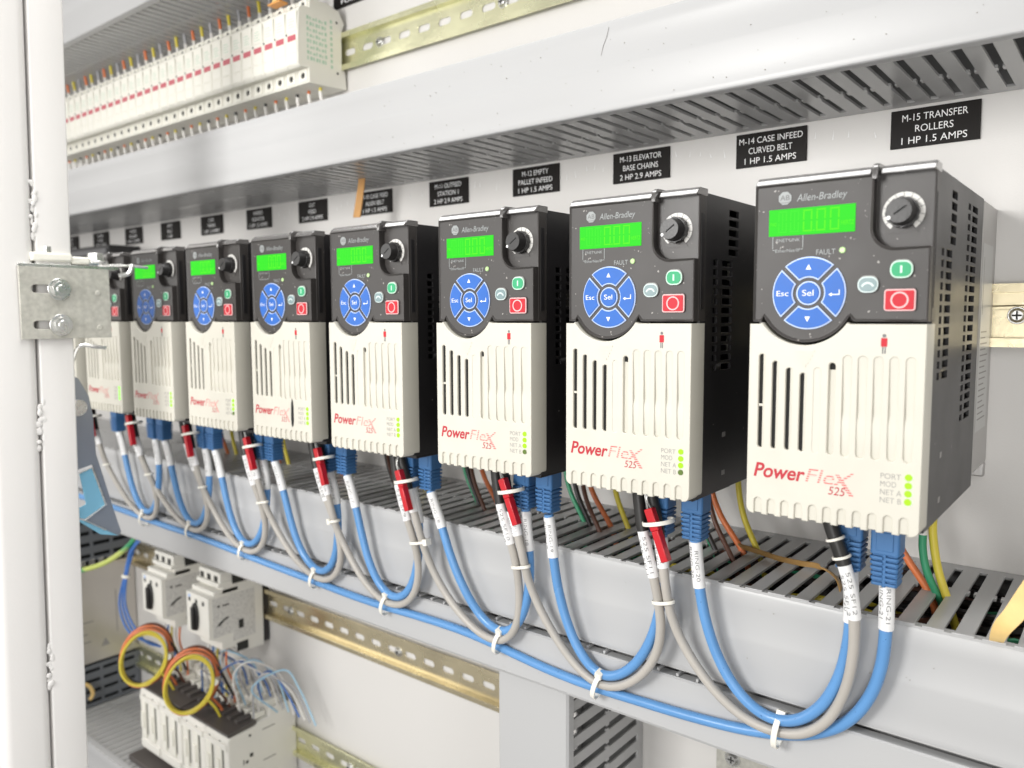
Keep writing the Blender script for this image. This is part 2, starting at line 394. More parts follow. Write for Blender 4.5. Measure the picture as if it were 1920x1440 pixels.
duct_h('wire_duct', 'grey wire duct along the bottom edge, its slotted top below the contactors', -1480, 40, -440, -500, 113, 80, bots=False, lid=(-439, -499))
# vertical duct below the gap
t = thing('wire_duct', 'short vertical grey wire duct at bottom centre with a row of level side slots', 'wire duct', (0, 0, 0), 'wire ducts on the panel')
H = []
for k in range(28):
    z = -160 - k * 13.2; H += [(-98., -54., z - 5.2, z), (-54., -50., z - 3.6, z - 1.6), (-50., -9., z - 5.2, z)]
m = MB(); m.perf(H, -102.5, -.5, -430, -151.5, lambda u, v, w: (-147 - w, u, v), 1.8); m.perf(H, -102.5, -.5, -430, -151.5, lambda u, v, w: (-204 + w, u, v), 1.8)
m.build('slotted_side', M_duct, t, bevel=.4)
m = MB(); m.prism([(-205.5, -98), (-205.5, -103.5), (-204, -105), (-147, -105), (-145.5, -103.5), (-145.5, -98), (-147, -98), (-147, -103.3), (-204, -103.3), (-204, -98)], 'z', -431, -151); m.build('cover', M_lid, t, angle=25)
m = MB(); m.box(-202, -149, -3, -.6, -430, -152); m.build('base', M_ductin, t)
# wires packed inside the duct below the drives
m = MB()
cols = ['black', 'brown', 'black', 'green', 'brown', 'black', 'orange', 'black', 'brown', 'black', 'yellow', 'black']
for i in range(46):
    y, z = -random.uniform(12, 100), -random.uniform(62, 100); P = []
    for k in range(60): P.append((-1300 + k * 28 + random.uniform(-6, 6), max(-106, min(-8, y + random.uniform(-9, 9))), max(-105, min(-60, z + random.uniform(-7, 7)))))
    m.tube(P, random.choice((1.4, 1.8, 2.2)), 7, random.randrange(len(cols)))
tag(m.build('duct_wires', [M_wire[c] for c in cols]), 'bundled dark and coloured wires packed inside the slotted duct below the drives', 'wiring', kind='stuff')

m = MB(); m.tube(catmull([(-117, -105.35, 262), (-118.5, -105.3, 257), (-121, -105.0, 252), (-122.5, -104.9, 247)], 1), .13, 5); tag(m.build('scratch', M_mid), 'thin dark scratch on the front of the upper wire duct', 'scratch')
m = MB()
for i in range(110):
    x = random.uniform(-330, 100); up_ = random.random() < .6
    z = random.uniform(216, 262) if up_ else random.uniform(-147, -60); y = -105.1 if up_ else (-117.1 if z > -110 else -119.3)
    if -116 < z < -109: continue
    r_ = random.uniform(.12, .38); m.prism([(x + r_ * math.cos(a), z + r_ * random.uniform(.6, 1) * math.sin(a)) for a in (0, 1.2, 2.5, 3.7, 5)], 'y', y - .35, y + .6)
tag(m.build('dust_specks', mat('dust', (.34, .32, .29), .8)), 'small dust specks scattered over the duct fronts', 'dust', kind='stuff')

# ------------------------------------------------------------------ DIN rails
def din_rail(label, x0, x1, zc, mt, screws, hole0=0.0):
    t = thing('mounting_rail', label, 'mounting rail', (0, 0, 0), 'slotted metal mounting rails')
    holes = []
    x = x0 + 6 + hole0
    while x < x1 - 8:
        if all(abs(x + 7.5 - s) > 7 for s in screws): holes.append(rrect(x, x + 15, zc - 3.1, zc + 3.1, 3.05, 4))
        x += 25
    me = curve_plate([(x0, zc - 13.4), (x1, zc - 13.4), (x1, zc + 13.4), (x0, zc + 13.4)], holes, .5, .05)
    m = MB(); m.mesh(me, lambda c: (c.x, -1.2 + c.z, c.y))
    for s in (1, -1):
        m.prism([(-1.7, zc + s * 12.4), (-7.5, zc + s * 12.6), (-7.5, zc + s * 17.5), (-6.5, zc + s * 17.5), (-6.5, zc + s * 13.5), (-.7, zc + s * 13.4)], 'x', x0, x1)
    m.build('rail', mt, t, bevel=.25)
    for s in screws:
        q = MB(); q.cyl((s, -1.7, zc), (0, -1, 0), 5.0, 4.8, .6, 24); q.cyl((s, -2.3, zc), (0, -1, 0), 4.2, 2.8, 2.2, 24)
        q.box(s - 2.4, s + 2.4, -4.85, -4.4, zc - .5, zc + .5, 1); q.box(s - .5, s + .5, -4.86, -4.4, zc - 2.4, zc + 2.4, 1)
        q.build('screw', [M_zinc, M_hole], t, bevel=.3)
    return t
din_rail('greenish gold slotted rail at the top, running right from the cream fuse holders', -1200, 60, 347, M_gzinc, [-430, -282], 14)
din_rail('yellow metal rail behind the drives, its end seen right of the last drive', -1480, 400, 91.5, M_yzinc, [83.9], 3)
din_rail('gold slotted rail right of the two motor breakers under the duct', -1300, -216, -237.5, M_yzinc, [-594, -418.6], 9)
din_rail('dull gold slotted rail right of the contactors at the bottom edge', -1300, -206, -386, M_gzinc, [-497], 5)
t = thing('steel_bracket', 'grey steel bracket with a pan head screw under the duct at bottom right', 'bracket')
m = MB(); m.prism([(-86, -3), (-86, -.5), (12, -.5), (12, -3)], 'z', -262, -214); m.build('plate', M_galv, t, bevel=.6)
m = MB(); m.cyl((-73.6, -3, -221.5), (0, -1, 0), 6, 5.6, .9); m.cyl((-73.6, -3.9, -221.5), (0, -1, 0), 4.8, 3.2, 2.4); m.box(-76, -71.2, -6.5, -6.1, -222, -221, 1); m.box(-74.1, -73.1, -6.52, -6.1, -224, -219, 1); m.build('screw', [M_zinc, M_hole], t)
m = MB(); m.box(-84, -20, -22, -3.1, -262, -236); m.build('foot', M_slate, t, bevel=1.5)

# ------------------------------------------------------------------ engraved nameplates
names = [('M-15 TRANSFER', 'ROLLERS', '1 HP 1.5 AMPS'), ('M-14 CASE INFEED', 'CURVED BELT', '1 HP 1.5 AMPS'), ('M-13 ELEVATOR', 'BASE CHAINS', '2 HP 2.9 AMPS'),
         ('M-12 EMPTY', 'PALLET INFEED', '1 HP 1.5 AMPS'), ('M-11 OUTFEED', 'STATION 1', '2 HP 2.9 AMPS'), ('M-10 CASE FEED', 'ALIGN BELT', '1 HP 1.5 AMPS'),
         ('OUT', 'FEED', '2 HP 2.9 AMPS'), ('INFEED', 'ELEVATOR', '1 HP 1.5 AMPS'), ('CASE', 'TURNER', '1 HP 1.5 AMPS'), ('SPOT', 'BELT', '1 HP'),
         ('INFEED', 'ROLLERS', '1 HP 1.5 AMPS'), ('PUSHER', 'PLATE', '2 HP 2.9 AMPS'), ('STOP', 'GATE', '1 HP 1.5 AMPS')]
for i, ls in enumerate(names):
    x0 = 15.24 - 95.97 * i; xc = x0 + 23.26
    if i < 6: lab = 'black nameplate reading ' + ' '.join(ls)
    else: lab = 'black engraved nameplate under the duct, blurred by distance, ' + nth(i)
    t = thing('nameplate', lab, 'nameplate', (x0, 0, 212.1), 'black engraved nameplates above the drives')
    m = MB(); m.box(0, 46.5, -1.6, -.05, -21.9, 0); m.build('plate', M_plate, t, bevel=.2)
    m = MB()
    for j, l in enumerate(ls):
        w = len(l) * 2.62 + (0 if len(l) > 9 else 1.5)
        text(m, l, 23.2 - w / 2, 23.2 + w / 2, -6.9 - j * 6.55, 3.9, -1.75, bold=-.002)
    m.build('lettering', M_white, t)

# ------------------------------------------------------------------ the frequency drive
def build_drive():
    t = thing('motor_drive', 'x', 'motor drive', (0, 0, 0), 'row of matching motor drives under the duct')
    # housing, a shell whose right wall is pierced by vents
    vents = []
    for k in range(12):
        z = 116.8 - k * 4.75; vents += [(-149., -144., z, z + 3.1), (-138.5, -126., z, z + 3.1)]
    for k in range(5): z = 122.6 + k * 4.9; vents.append((-131., -119., z, z + 3.3))
    for k in range(22):
        z = 141.3 - k * 4.78; vents += [(-90.5, -84., z, z + 3.0), (-79., -64., z, z + 3.0)]
    m = MB(); m.perf(vents, -163, -47, 2, 151, lambda u, v, w: (71.6 - w, u, v), 1.6)
    m.box(.4, 2, -163, -47, 2, 151); m.box(2, 70, -163, -47, 149.4, 151); m.box(2, 70, -163, -47, 2, 3.6); m.box(2, 70, -49, -47, 3.6, 149.4)
    m.prism([(-164, 95), (-160.5, 95), (-160.5, 141), (-164, 141)], 'x', 71.2, 72.1)
    m.build('housing', M_black, t, bevel=.35)
    m = MB(); m.box(4, 62, -150, -55, 6, 146, 0)
    for k in range(9): m.box(62, 64.5, -134 + (k % 3) * 24, -122 + (k % 3) * 24, 20 + k * 13, 29 + k * 13, 1)
    m.build('inner_board', [M_dark, M_comp], t)
    m = MB(); m.prism([(.5, -46.9), (71.9, -46.9), (71.9, 0), (64, 0), (64, -3), (8, -3), (8, 0), (.5, 0)], 'z', 8, 150.5)
    m.prism([(56, -6), (71.9, -6), (71.9, -.1), (56, -.1)], 'z', 0, 8); m.prism([(.5, -6), (16, -6), (16, -.1), (.5, -.1)], 'z', 0, 8)
    m.build('heat_sink', M_heat, t, bevel=.9)
    m = MB(); m.box(71.95, 72.15, -44, -11, 30, 129)
    for k in range(16): m.box(72.15, 72.2, -41, -16 - (k * 7 % 11), 36 + k * 3.1, 36.7 + k * 3.1, 1)
    m.box(72.15, 72.22, -40, -39.4, 92, 122, 1); m.build('rating_sticker', [M_sticker, M_mid], t)
    m = MB(); m.box(62.5, 64, -140, -130, 30, 33); m.box(71.55, 71.7, -135, -131, 29.5, 32, 1); m.box(71.55, 71.7, -135, -131, 9.5, 12, 1); m.build('latch_window', [M_black, M_mid], t)
    # bezel: base, raised L-shaped frame with a recessed membrane, rounded top edge
    m = MB(); m.prism(rrect(0, 72, 79, 152, .1, 1)[:0] or [(.3, 89.3), (71.9, 89.3), (71.9, 151.6), (.3, 151.6)], 'y', -166, -158)
    m.build('bezel_base', M_bez, t, bevel=.6)
    out = [(71.7, 89.4), (71.7, 119.3), (58.5, 119.3)] + arc(58.5, 128, 8.7, 270, 180, 8)[1:] + [(49.8, 149.2), (.4, 149.2), (.4, 89.4), (4.2, 89.4)] + \
          arc(23.6, 100.8, 20.4, 206, 334, 20) + [(43.6, 89.4)]
    out = [p for i, p in enumerate(out) if i == 0 or (Vector(p) - Vector(out[i - 1])).length > .2]
    m = MB(); fs = m.prism(out, 'y', -170.6, -164)
    m.bm.faces.ensure_lookup_table(); bmesh.ops.recalc_face_normals(m.bm, faces=m.bm.faces)
    front = min(fs[:2], key=lambda f: f.calc_center_median().y)
    bmesh.ops.inset_region(m.bm, faces=[front], thickness=1.25 * S, depth=0)
    for v in front.verts: v.co.y += .9 * S
    r = bmesh.ops.inset_region(m.bm, faces=[front], thickness=.18 * S, depth=0)
    front.material_index = 1
    m.build('keypad_panel', [M_bez, M_bezin], t, bevel=.45)
    m = MB()
    cap = [(-170.7, 149.1), (-170.3, 149.7), (-169.0, 151.3), (-167.5, 152.5), (-166.3, 152.9), (-158, 152.9), (-158, 149.1)]
    m.prism(cap, 'x', .3, 48.3); m.prism([(y + .9, z) for y, z in cap], 'x', 52, 72)
    m.prism([(-171.8, 147), (-171.6, 150.9), (-170.6, 152.6), (-168.3, 153.7), (-158, 153.9), (-158, 147)], 'x', 49, 51.3)
    m.build('rounded_top_edge', M_gloss, t, bevel=.35, angle=50)
    Y = -169.75
    # print on the membrane
    m = MB(); text(m, 'Allen-Bradley', 18.4, 39.3, 141.2, 3.0, Y - .05, shear=.2)
    text(m, 'ENET LINK', 10.0, 20.2, 124.2, 1.35, Y - .05); text(m, 'EtherNet/IP', 9.6, 20.4, 119.7, 1.35, Y - .05); text(m, 'FAULT', 27.3, 35.2, 117.9, 2.2, Y - .05)
    for a in ((8.2, 8.5, 121.3, 126.6), (21.3, 21.6, 121.3, 126.6)): m.box(a[0], a[1], Y - .06, Y, a[2], a[3])
    m.box(8.4, 9.3, Y - .06, Y, 120.6, 120.9); m.box(20.7, 21.5, Y - .06, Y, 120.6, 120.9)
    m.build('keypad_lettering', M_paleink, t)
    m = MB(); m.prism(arc(13.3, 143.0, 2.95, 22.5, 382.5, 8)[:-1], 'y', Y - .1, Y); text(m, 'AB', 11.2, 15.4, 142.1, 2.2, Y - .16, bold=.01, mi=1); m.box(11.6, 15.0, Y - .14, Y - .1, 140.9, 141.2, 1)
    m.build('emblem', [M_paleink, M_ink], t)
    # display
    m = MB(); m.box(6.5, 42.8, Y - .25, Y + .3, 126.8, 138.3); m.build('display', M_lcd, t, bevel=.1)
    m = MB(); yd = Y - .3
    for dx in (21.4, 27.0, 32.6):
        for bx in ((0, 3.9, 8.7, 9.3), (0, 3.9, 0, .6), (0, .6, .8, 4.3), (0, .6, 5.0, 8.5), (3.3, 3.9, .8, 4.3), (3.3, 3.9, 5.0, 8.5)):
            m.box(dx + bx[0], dx + bx[1], yd - .03, yd, 128.1 + bx[2], 128.1 + bx[3])
    m.box(25.8, 26.4, yd - .03, yd, 128.1, 128.7); text(m, 'HERTZ', 37.2, 42.3, 129.9, 1.8, yd - .02)
    text(m, 'FWD', 7.2, 9.9, 131.2, 1.5, yd - .02); m.build('display_digits', M_lcd2, t)
    m = MB()
    for dx in (10.6, 15.8):
        for bx in ((0, 3.9, 8.7, 9.3), (0, 3.9, 0, .6), (0, .6, .8, 4.3), (0, .6, 5.0, 8.5), (3.3, 3.9, .8, 4.3), (3.3, 3.9, 5.0, 8.5), (1.7, 2.2, 1, 8.4)):
            m.box(dx + bx[0], dx + bx[1], yd - .025, yd, 128.1 + bx[2], 128.1 + bx[3])
    m.build('unlit_segments', M_lcd3, t)
    m = MB(); m.cyl((38.1, Y, 119.3), (0, -1, 0), 1.45, 1.2, .6, 18); m.build('fault_lamp', M_fault, t, bevel=.2)
    # navigation wheel
    cx, cz = 24.55, 101.65
    def key(a, kind):
        q = MB()
        def P(ro, ri, g, c):
            o = []
            for rr, sgn in ((ro, 1), (ri, -1)):
                da = math.degrees(math.asin(g / rr)); aa = arc(cx, cz, rr, a - 45 + da, a + 45 - da, 14); o += aa if sgn > 0 else aa[::-1]
            return o
        q.prism(P(15.6, 6.7, .95, 0), 'y', Y - .55, Y, 1); q.prism(P(15.05, 7.25, 1.5, 0), 'y', Y - .95, Y - .5, 0)
        yy = Y - 1.02
        ux, uz = cx + 11.1 * math.cos(R(a)), cz + 11.1 * math.sin(R(a))
        if kind == 'up': q.prism([(ux - 1.15, uz - 1.0), (ux + 1.15, uz - 1.0), (ux, uz + 1.3)], 'y', yy, Y - .9, 2)
        if kind == 'down': q.prism([(ux - 1.15, uz + 1.0), (ux + 1.15, uz + 1.0), (ux, uz - 1.3)], 'y', yy, Y - .9, 2)
        if kind == 'esc': text(q, 'Esc', ux - 2.5, ux + 2.7, uz - 1.1, 2.3, yy, bold=-.005, mi=2)
        if kind == 'enter':
            q.box(ux - 1.6, ux + 2.1, yy, Y - .9, uz - 1.0, uz - .6, 2); q.box(ux + 1.7, ux + 2.1, yy - .01, Y - .9, uz - .6, uz + 1.2, 2)
            q.prism([(ux - 2.5, uz - .8), (ux - 1.1, uz), (ux - 1.1, uz - 1.6)], 'y', yy - .01, Y - .9, 2)
        return q.build('arrow_key' if kind in ('up', 'down') else 'escape_key' if kind == 'esc' else 'enter_key', [M_blue, M_bluehi, M_white], t, bevel=.12)
    for a, kd in ((90, 'up'), (180, 'esc'), (270, 'down'), (0, 'enter')): key(a, kd)
    q = MB(); q.cyl((cx, Y, cz), (0, -1, 0), 5.2, 5.1, .55, 36, 1); q.cyl((cx, Y - .5, cz), (0, -1, 0), 4.65, 4.4, .55, 36, 0)
    text(q, 'Sel', cx - 2.4, cx + 2.4, cz - 1.15, 2.5, Y - 1.12, bold=-.005, mi=2); q.build('select_key', [M_blue, M_bluehi, M_white], t)
    def pill(nm, x, z, hw, hh, rr, mats, mark):
        q = MB(); q.prism(rrect(x - hw, x + hw, z - hh, z + hh + .5, rr), 'y', Y - .5, Y, 3)
        q.prism(rrect(x - hw, x + hw, z - hh, z + hh, rr), 'y', Y - 1.2, Y - .45, 1); q.prism(rrect(x - hw + .55, x + hw - .55, z - hh + .55, z + hh - .55, max(.3, rr - .5)), 'y', Y - 1.5, Y - 1.15, 0)
        y2 = Y - 1.56
        if mark == 'I': q.box(x - .4, x + .4, y2, Y - 1.45, z - 1.5, z + 1.5, 1)
        if mark == 'O':
            o, i2 = circ(x, z, 3.35, 32), circ(x, z, 2.75, 32)
            me = curve_plate(o, [i2], .06, 0); q.mesh(me, lambda c: (c.x, y2 + c.z, c.y), 1)
        if mark == 'R': q.prism(arc(x, z - 1.6, 2.7, 20, 160, 10) + arc(x, z - 1.6, 1.9, 160, 20, 10), 'y', y2, Y - 1.45, 1)
        q.build(nm, mats, t, bevel=.15)
    pill('start_button', 61.3, 110.4, 4.2, 3.5, 3.0, [M_green, M_palegreen, M_white, M_mid], 'I')
    pill('reverse_button', 48.8, 104.6, 4.0, 3.3, 3.0, [M_teal, M_paleteal, M_white, M_mid], 'R')
    pill('stop_button', 61.1, 98.1, 5.9, 4.4, 1.2, [M_red, M_palered, M_white, M_bez], 'O')
    # speed knob and dial, on the recessed step
    q = MB(); me = curve_plate(circ(60.3, 133.6, 8.0, 48), [circ(60.3, 133.6, 4.6, 32)], .12, 0); q.mesh(me, lambda c: (c.x, -166.1 + c.z, c.y), 0)
    for k in range(11):
        a = R(215 - k * 25); d = Vector((math.cos(a), math.sin(a))); n = Vector((-d.y, d.x)); p0 = Vector((60.3, 133.6))
        q.prism([tuple(p0 + d * 5.8 + n * .12), tuple(p0 + d * 8.0 + n * .12), tuple(p0 + d * 8.0 - n * .12), tuple(p0 + d * 5.8 - n * .12)], 'y', -166.3, -166.2, 1)
    q.prism([(60.3, 133.6), (54.3, 125.2), (66.3, 125.2)], 'y', -166.32, -166.15, 2)
    q.build('dial_scale', [M_dial, M_ink, M_bez], t)
    q = MB(); kx, kz = 60.3, 133.3
    pts = [];
    for i in range(48): a = 2 * math.pi * i / 48; rr = 6.1 + (.22 if i % 4 < 2 else -.1); pts.append((kx + rr * math.cos(a), kz + rr * math.sin(a)))
    q.prism(pts, 'y', -169.4, -166.2); q.cyl((kx, -169.3, kz), (0, -1, 0), 5.6, 4.8, 5.2, 36)
    d = Vector((-.82, -.57)); n = Vector((-d.y, d.x)); c0 = Vector((kx, kz))
    q.prism([tuple(c0 - d * 3.2 + n * .35), tuple(c0 + d * 2.2 + n * .35), tuple(c0 + d * 2.2 - n * .35), tuple(c0 - d * 3.2 - n * .35)], 'y', -174.65, -174.4, 2)
    q.cyl((kx + d.x * 4.5, -173.2, kz + d.y * 4.5), (0, -1, 0), .85, .8, 1.35, 14, 1)
    q.build('speed_knob', [M_knob, M_white, M_dark], t, bevel=.3)
    # ivory front cover
    notch = []
    for k in range(11):
        c = 5.3 + k * 6.09
        notch.append([(c + 1.65, 2.2)] + arc(c, 8.1, 1.65, 0, 180, 8) + [(c - 1.65, 2.2)])
    bot = [(68.8, 2.2)]
    for nn in notch[::-1]: bot += nn
    bot += [(3.2, 2.2)]
    # clockwise from top left
    outl = [(0, 5.4), (0, 88.4), (4.6, 88.4)] + arc(23.6, 100.8, 21.6, 213, 327, 24) + [(42.6, 88.4), (72, 88.4), (72, 5.4)] + arc(68.8, 5.4, 3.2, 0, -90, 5)[1:-1] + bot + arc(3.2, 5.4, 3.2, 270, 180, 5)[1:-1]
    tops = [75.0, 72.0, 69.2, 67.2, 69.6, 72, 75.2, 75.1, 75, 75, 75]
    holes = []; floors = MB()
    for k in range(11):
        c = 5.95 + k * 6.07; w = 1.35 if k < 6 else 1.7
        holes.append([(c + w, 34.2)] + arc(c, tops[k] - w, w, 0, 180, 8) + [(c - w, 34.2)] + arc(c, 34.2, w, 180, 360, 8)[1:-1])
    me = curve_plate(outl, holes, 7.3, .45); dk = MB()
    m = MB(); m.mesh(me, lambda c: (c.x, -165.7 + c.z, c.y))
    for k in range(11):
        c = 5.95 + k * 6.07; tp = tops[k]
        if k in (0, 1, 2, 3):
            m.box(c + .15, c + 1.6, -171.6, -160, 32.6, tp); dk.box(c - 1.5, c + .15, -171.75, -160, 33, tp - .2)
            if k == 0: m.box(c - 1.6, c + 1.6, -172.2, -160, 51.5, 52.6)
        elif k == 5: m.box(c - 1.5, c + 1.6, -171.5, -160, 32.6, tp - 3); dk.box(c - 1.2, c + 1.2, -171.4, -160, tp - 3, tp - .3)
        elif k == 4: m.box(c - 1.5, c + 1.5, -172.75, -160, 32.6, tp)
        else:
            m.prism([(-172.6, tp), (-171.7, 51.5), (-172.5, 47), (-171.9, 32.4), (-160, 32.4), (-160, tp)], 'x', c - 1.75, c + 1.75)
    for k in range(11):
        c = 5.3 + k * 6.09; m.box(c - 1.7, c + 1.7, -172.0, -160, 2.9, 9.9)
    for i, (hw, z) in enumerate(((4.2, 76.8), (3.4, 74.9), (2.6, 73.2), (1.7, 71.6), (.8, 70.2))): m.prism(rrect(24.6 - hw, 24.6 + hw, z - .4, z + .4, .38, 3), 'y', -173.25, -172.9)
    m.build('front_cover', M_beige, t, angle=30); dk.build('slot_shade', M_dark, t)  # black boxes in the slots paint the shade of their open inside
    m = MB(); m.box(2, 70, -159.4, -158.6, 4, 80); m.build('cover_backing', M_dark, t)
    Yc = -173.06
    m = MB(); text(m, 'Power', 3.3, 26.3, 19.7, 6.1, Yc, bold=.022, shear=.22, mi=0); text(m, 'Fle', 26.4, 38.6, 19.7, 6.1, Yc, bold=-.002, shear=.22, mi=1)
    m.poly([(38.9, Yc, 24.4), (40.6, Yc, 24.4), (46.9, Yc, 15.6), (45.0, Yc, 15.6)], 1); m.poly([(37.9, Yc - .01, 19.7), (39.4, Yc - .01, 19.7), (46.6, Yc - .01, 25.6), (45.4, Yc - .01, 25.6)], 1)
    text(m, '525', 36.2, 43.2, 15.5, 3.5, Yc, bold=.0, shear=.2, mi=0)
    m.build('red_lettering', [M_pfred, M_pfred2], t)
    m = MB()
    for s, x1, z in (('PORT', 64.6, 25.2), ('MOD', 62.9, 21.9), ('NET A', 65.0, 18.5), ('NET B', 65.0, 15.2)): text(m, s, 56.9, x1, z, 2.25, Yc, bold=-.008)
    m.build('lamp_lettering', M_mid, t)
    for z in (26.6, 23.2, 19.9, 16.5):
        m = MB(); m.cyl((67.4, -172.9, z), (0, -1, 0), 1.45, 1.3, .45, 20); m.build('status_lamp', M_ledon, t)
    m = MB(); m.cyl((56.4, -173.05, 83.7), (0, -1, 0), .75, .75, .05, 14, 1); m.prism(rrect(55.2, 57.6, 79.2, 82.8, .3, 2), 'y', -173.1, -173.02, 0)
    m.box(55.7, 56.2, -173.1, -173.02, 76.4, 79.1, 1); m.box(56.6, 57.1, -173.1, -173.02, 76.4, 79.1, 1); m.build('figure_mark', [M_red, M_ink], t)
    m = MB(); m.box(10, 66, -156, -110, -1.5, 1.9); m.box(18, 60, -140, -60, -3, 1.5); m.build('terminal_block', M_black, t, bevel=.5)
    return t
DX = {8: 0, 7: -100.4, 6: -195.7, 5: -298.0, 4: -391.7, 3: -486.1, 2: -582.2, 1: -677.0, 0: -773.0}
WH = {8: 'nearest motor drive, rightmost in the row, vented right side visible, under the M-15 plate',
      7: 'motor drive second from the right, its lowest status lamp unlit, under the M-14 plate',
      6: 'motor drive third from the right, its lowest status lamp unlit, under the M-13 plate',
      5: 'motor drive fourth from the right in the row, all four status lamps green',
      4: 'motor drive fifth from the right with a dark lens shaped mark beside its red lettering',
      3: 'motor drive sixth from the right, third fully visible one counted from the metal latch bracket',
      2: 'blurred motor drive seventh from the right, the first one whole beside the metal latch bracket',
      1: 'blurred far motor drive eighth from the right, its screen hidden by the metal latch bracket',
      0: 'farthest motor drive, only its cover edge seen between frame post and next drive'}
proto = build_drive()
led_off = None
DR = {}
for k in range(8, -1, -1):
    o = proto if k == 8 else copy_tree(proto)
    o.location = Vector((DX[k], 0, 0)) * S; o['label'] = WH[k]; DR[k] = o
    if k in (7, 6, 3):
        led = sorted([c for c in o.children if c.name.startswith('status_lamp')], key=lambda c: min(v.co.z for v in c.data.vertices))[0]
        me = led.data.copy(); me.materials.clear(); me.materials.append(M_ledoff); led.data = me; led['label'] = 'unlit status lamp'
m = MB(); m.prism([(49.6, 12.5), (50.8, 13.5), (51.3, 18), (51.3, 27), (50.8, 31), (49.8, 33), (48.9, 29), (48.5, 20), (48.8, 14)], 'y', -173.4, -172.9); o = m.build('dark_mark', M_dark, DR[4])

# ------------------------------------------------------------------ cables
def cable_tie(label, c, normal, a, b, up=(0, 0, 1), w=2.6, head=None):
    c = Vector(c); n = Vector(normal).normalized(); u = Vector(up); u = (u - n * u.dot(n)).normalized(); v = n.cross(u)
    m = MB(); N = 36; prev = None; first = None
    for i in range(N):
        t = 2 * math.pi * i / N
        def P(k, s): return m.bm.verts.new((c + u * math.cos(t) * (a + k) + v * math.sin(t) * (b + k) + n * s) * S)
        q = [P(0, -w / 2), P(.9, -w / 2), P(.9, w / 2), P(0, w / 2)]
        if prev:
            for j in range(4): m.bm.faces.new((prev[j], prev[(j + 1) % 4], q[(j + 1) % 4], q[j]))
        else: first = q
        prev = q
    for j in range(4): m.bm.faces.new((prev[j], prev[(j + 1) % 4], first[(j + 1) % 4], first[j]))
    if head is not None:
        t = R(head); hc = c + u * math.cos(t) * (a + 1.2) + v * math.sin(t) * (b + 1.2)
        e1 = (u * math.cos(t) + v * math.sin(t)).normalized(); e2 = n.cross(e1)
        vs = [m.bm.verts.new((hc + e1 * p * 1.9 + e2 * q * 2.6 + n * r_ * 2.3) * S) for p in (-1, 1) for q in (-1, 1) for r_ in (-1, 1)]
        for q in ((0, 1, 3, 2), (4, 6, 7, 5), (0, 4, 5, 1), (2, 3, 7, 6), (0, 2, 6, 4), (1, 5, 7, 3)): m.bm.faces.new([vs[i] for i in q])
    return tag(m.build('cable_tie', M_tie, bevel=.25), label, 'cable tie', 'white cable ties on the cable loops')

def boot(mb, x, z1, y=-130.0, lean=0.0):
    """square plug boot with a ribbed strain relief, hanging down, lower end at z1"""
    T = z1 + 15.5
    mb.prism([(x - 6.3, y - 4.8), (x - 5.6, y - 5.6), (x + 5.6, y - 5.6), (x + 6.3, y - 4.8), (x + 6.3, y + 5.2), (x - 6.3, y + 5.2)], 'z', T, T + 18)
    mb.box(x - 3.7, x + 3.7, y - 6.0, y - 5.4, T + 1.8, T + 10.5)
    mb.prism([(x - 5.4, y - 4.4), (x + 5.4, y - 4.4), (x + 5.4, y + 4.4), (x - 5.4, y + 4.4)], 'z', z1 + .5, T + .2)
    for k in range(6):
        z = z1 + 1.0 + k * 2.45; s = 5.3 + k * .12
        mb.prism([(x - s - .3, y - s + .2), (x - s + .6, y - s - .6), (x - .5, y - s - .6), (x - .5, y - s + .8), (x + .5, y - s + .8), (x + .5, y - s - .6), (x + s - .6, y - s - .6), (x + s + .3, y - s + .2), (x + s + .3, y + s), (x - s - .3, y + s)], 'z', z, z + 1.45)
    mb.prism([(x - .8, y - 5.6), (x + .8, y - 5.6), (x + .8, y + 5), (x - .8, y + 5)], 'z', z1 + .3, T)

def blue_cable(label, P, ends, r=2.95, group='blue network cables looping between the drives'):
    """P: path; ends: list of (which end, boot x, boot z, sleeve text)"""
    t = thing('network_cable', label, 'network cable', (0, 0, 0), group)
    P = catmull(smooth_path(P, 1), 2.5); m = MB(); m.tube(P, r, 14); m.build('jacket', M_bluecab, t)
    for e, bx, bz, txt in ends:
        q = P if e == 0 else P[::-1]
        b_ = MB(); boot(b_, bx, bz); b_.build('plug_boot', M_boot, t, bevel=.35)
        sl = MB(); sl.tube(subpath(q, 1.5, 27), r + .55, 14); so = sl.build('label_sleeve', M_sleeve, t)
        tx = MB(); text_on(tx, txt, q, 6, 17, 1.95, r + .6, .6); text_on(tx, txt, q, 4, 17, 1.95, r + .6, -2.7); tx.build('sleeve_print', M_ink, so)
    return t
def grey_cable(label, P, txts, r=2.65, blk=(20, 20), lab=(25, 22)):
    t = thing('control_cable', label, 'control cable', (0, 0, 0), 'grey control cables looping between the drives')
    P = catmull(smooth_path(P, 1), 2.5); m = MB(); m.tube(P, r, 14); m.build('jacket', M_greycab, t)
    for e in (0, 1):
        if txts[e] is None: continue
        q = P if e == 0 else P[::-1]
        h = MB(); h.tube(subpath(q, 0, blk[e]), r + .75, 14); h.build('heat_shrink', M_shrink, t)
        sl = MB(); sl.tube(subpath(q, blk[e] - 1, blk[e] + lab[e]), r + .5, 14); so = sl.build('label_sleeve', M_sleeve, t)
        tx = MB(); text_on(tx, txts[e], q, blk[e] + 3, lab[e] - 6, 1.95, r + .55, .6); text_on(tx, txts[e], q, blk[e] + 4, lab[e] - 6, 1.95, r + .55, -2.5); tx.build('sleeve_print', M_ink, so)
    return t
def up(P, z=8, dx=0):  # carry a path end up into the drive
    p = P[-1]; return P + [(p[0] + dx, p[1], z)]
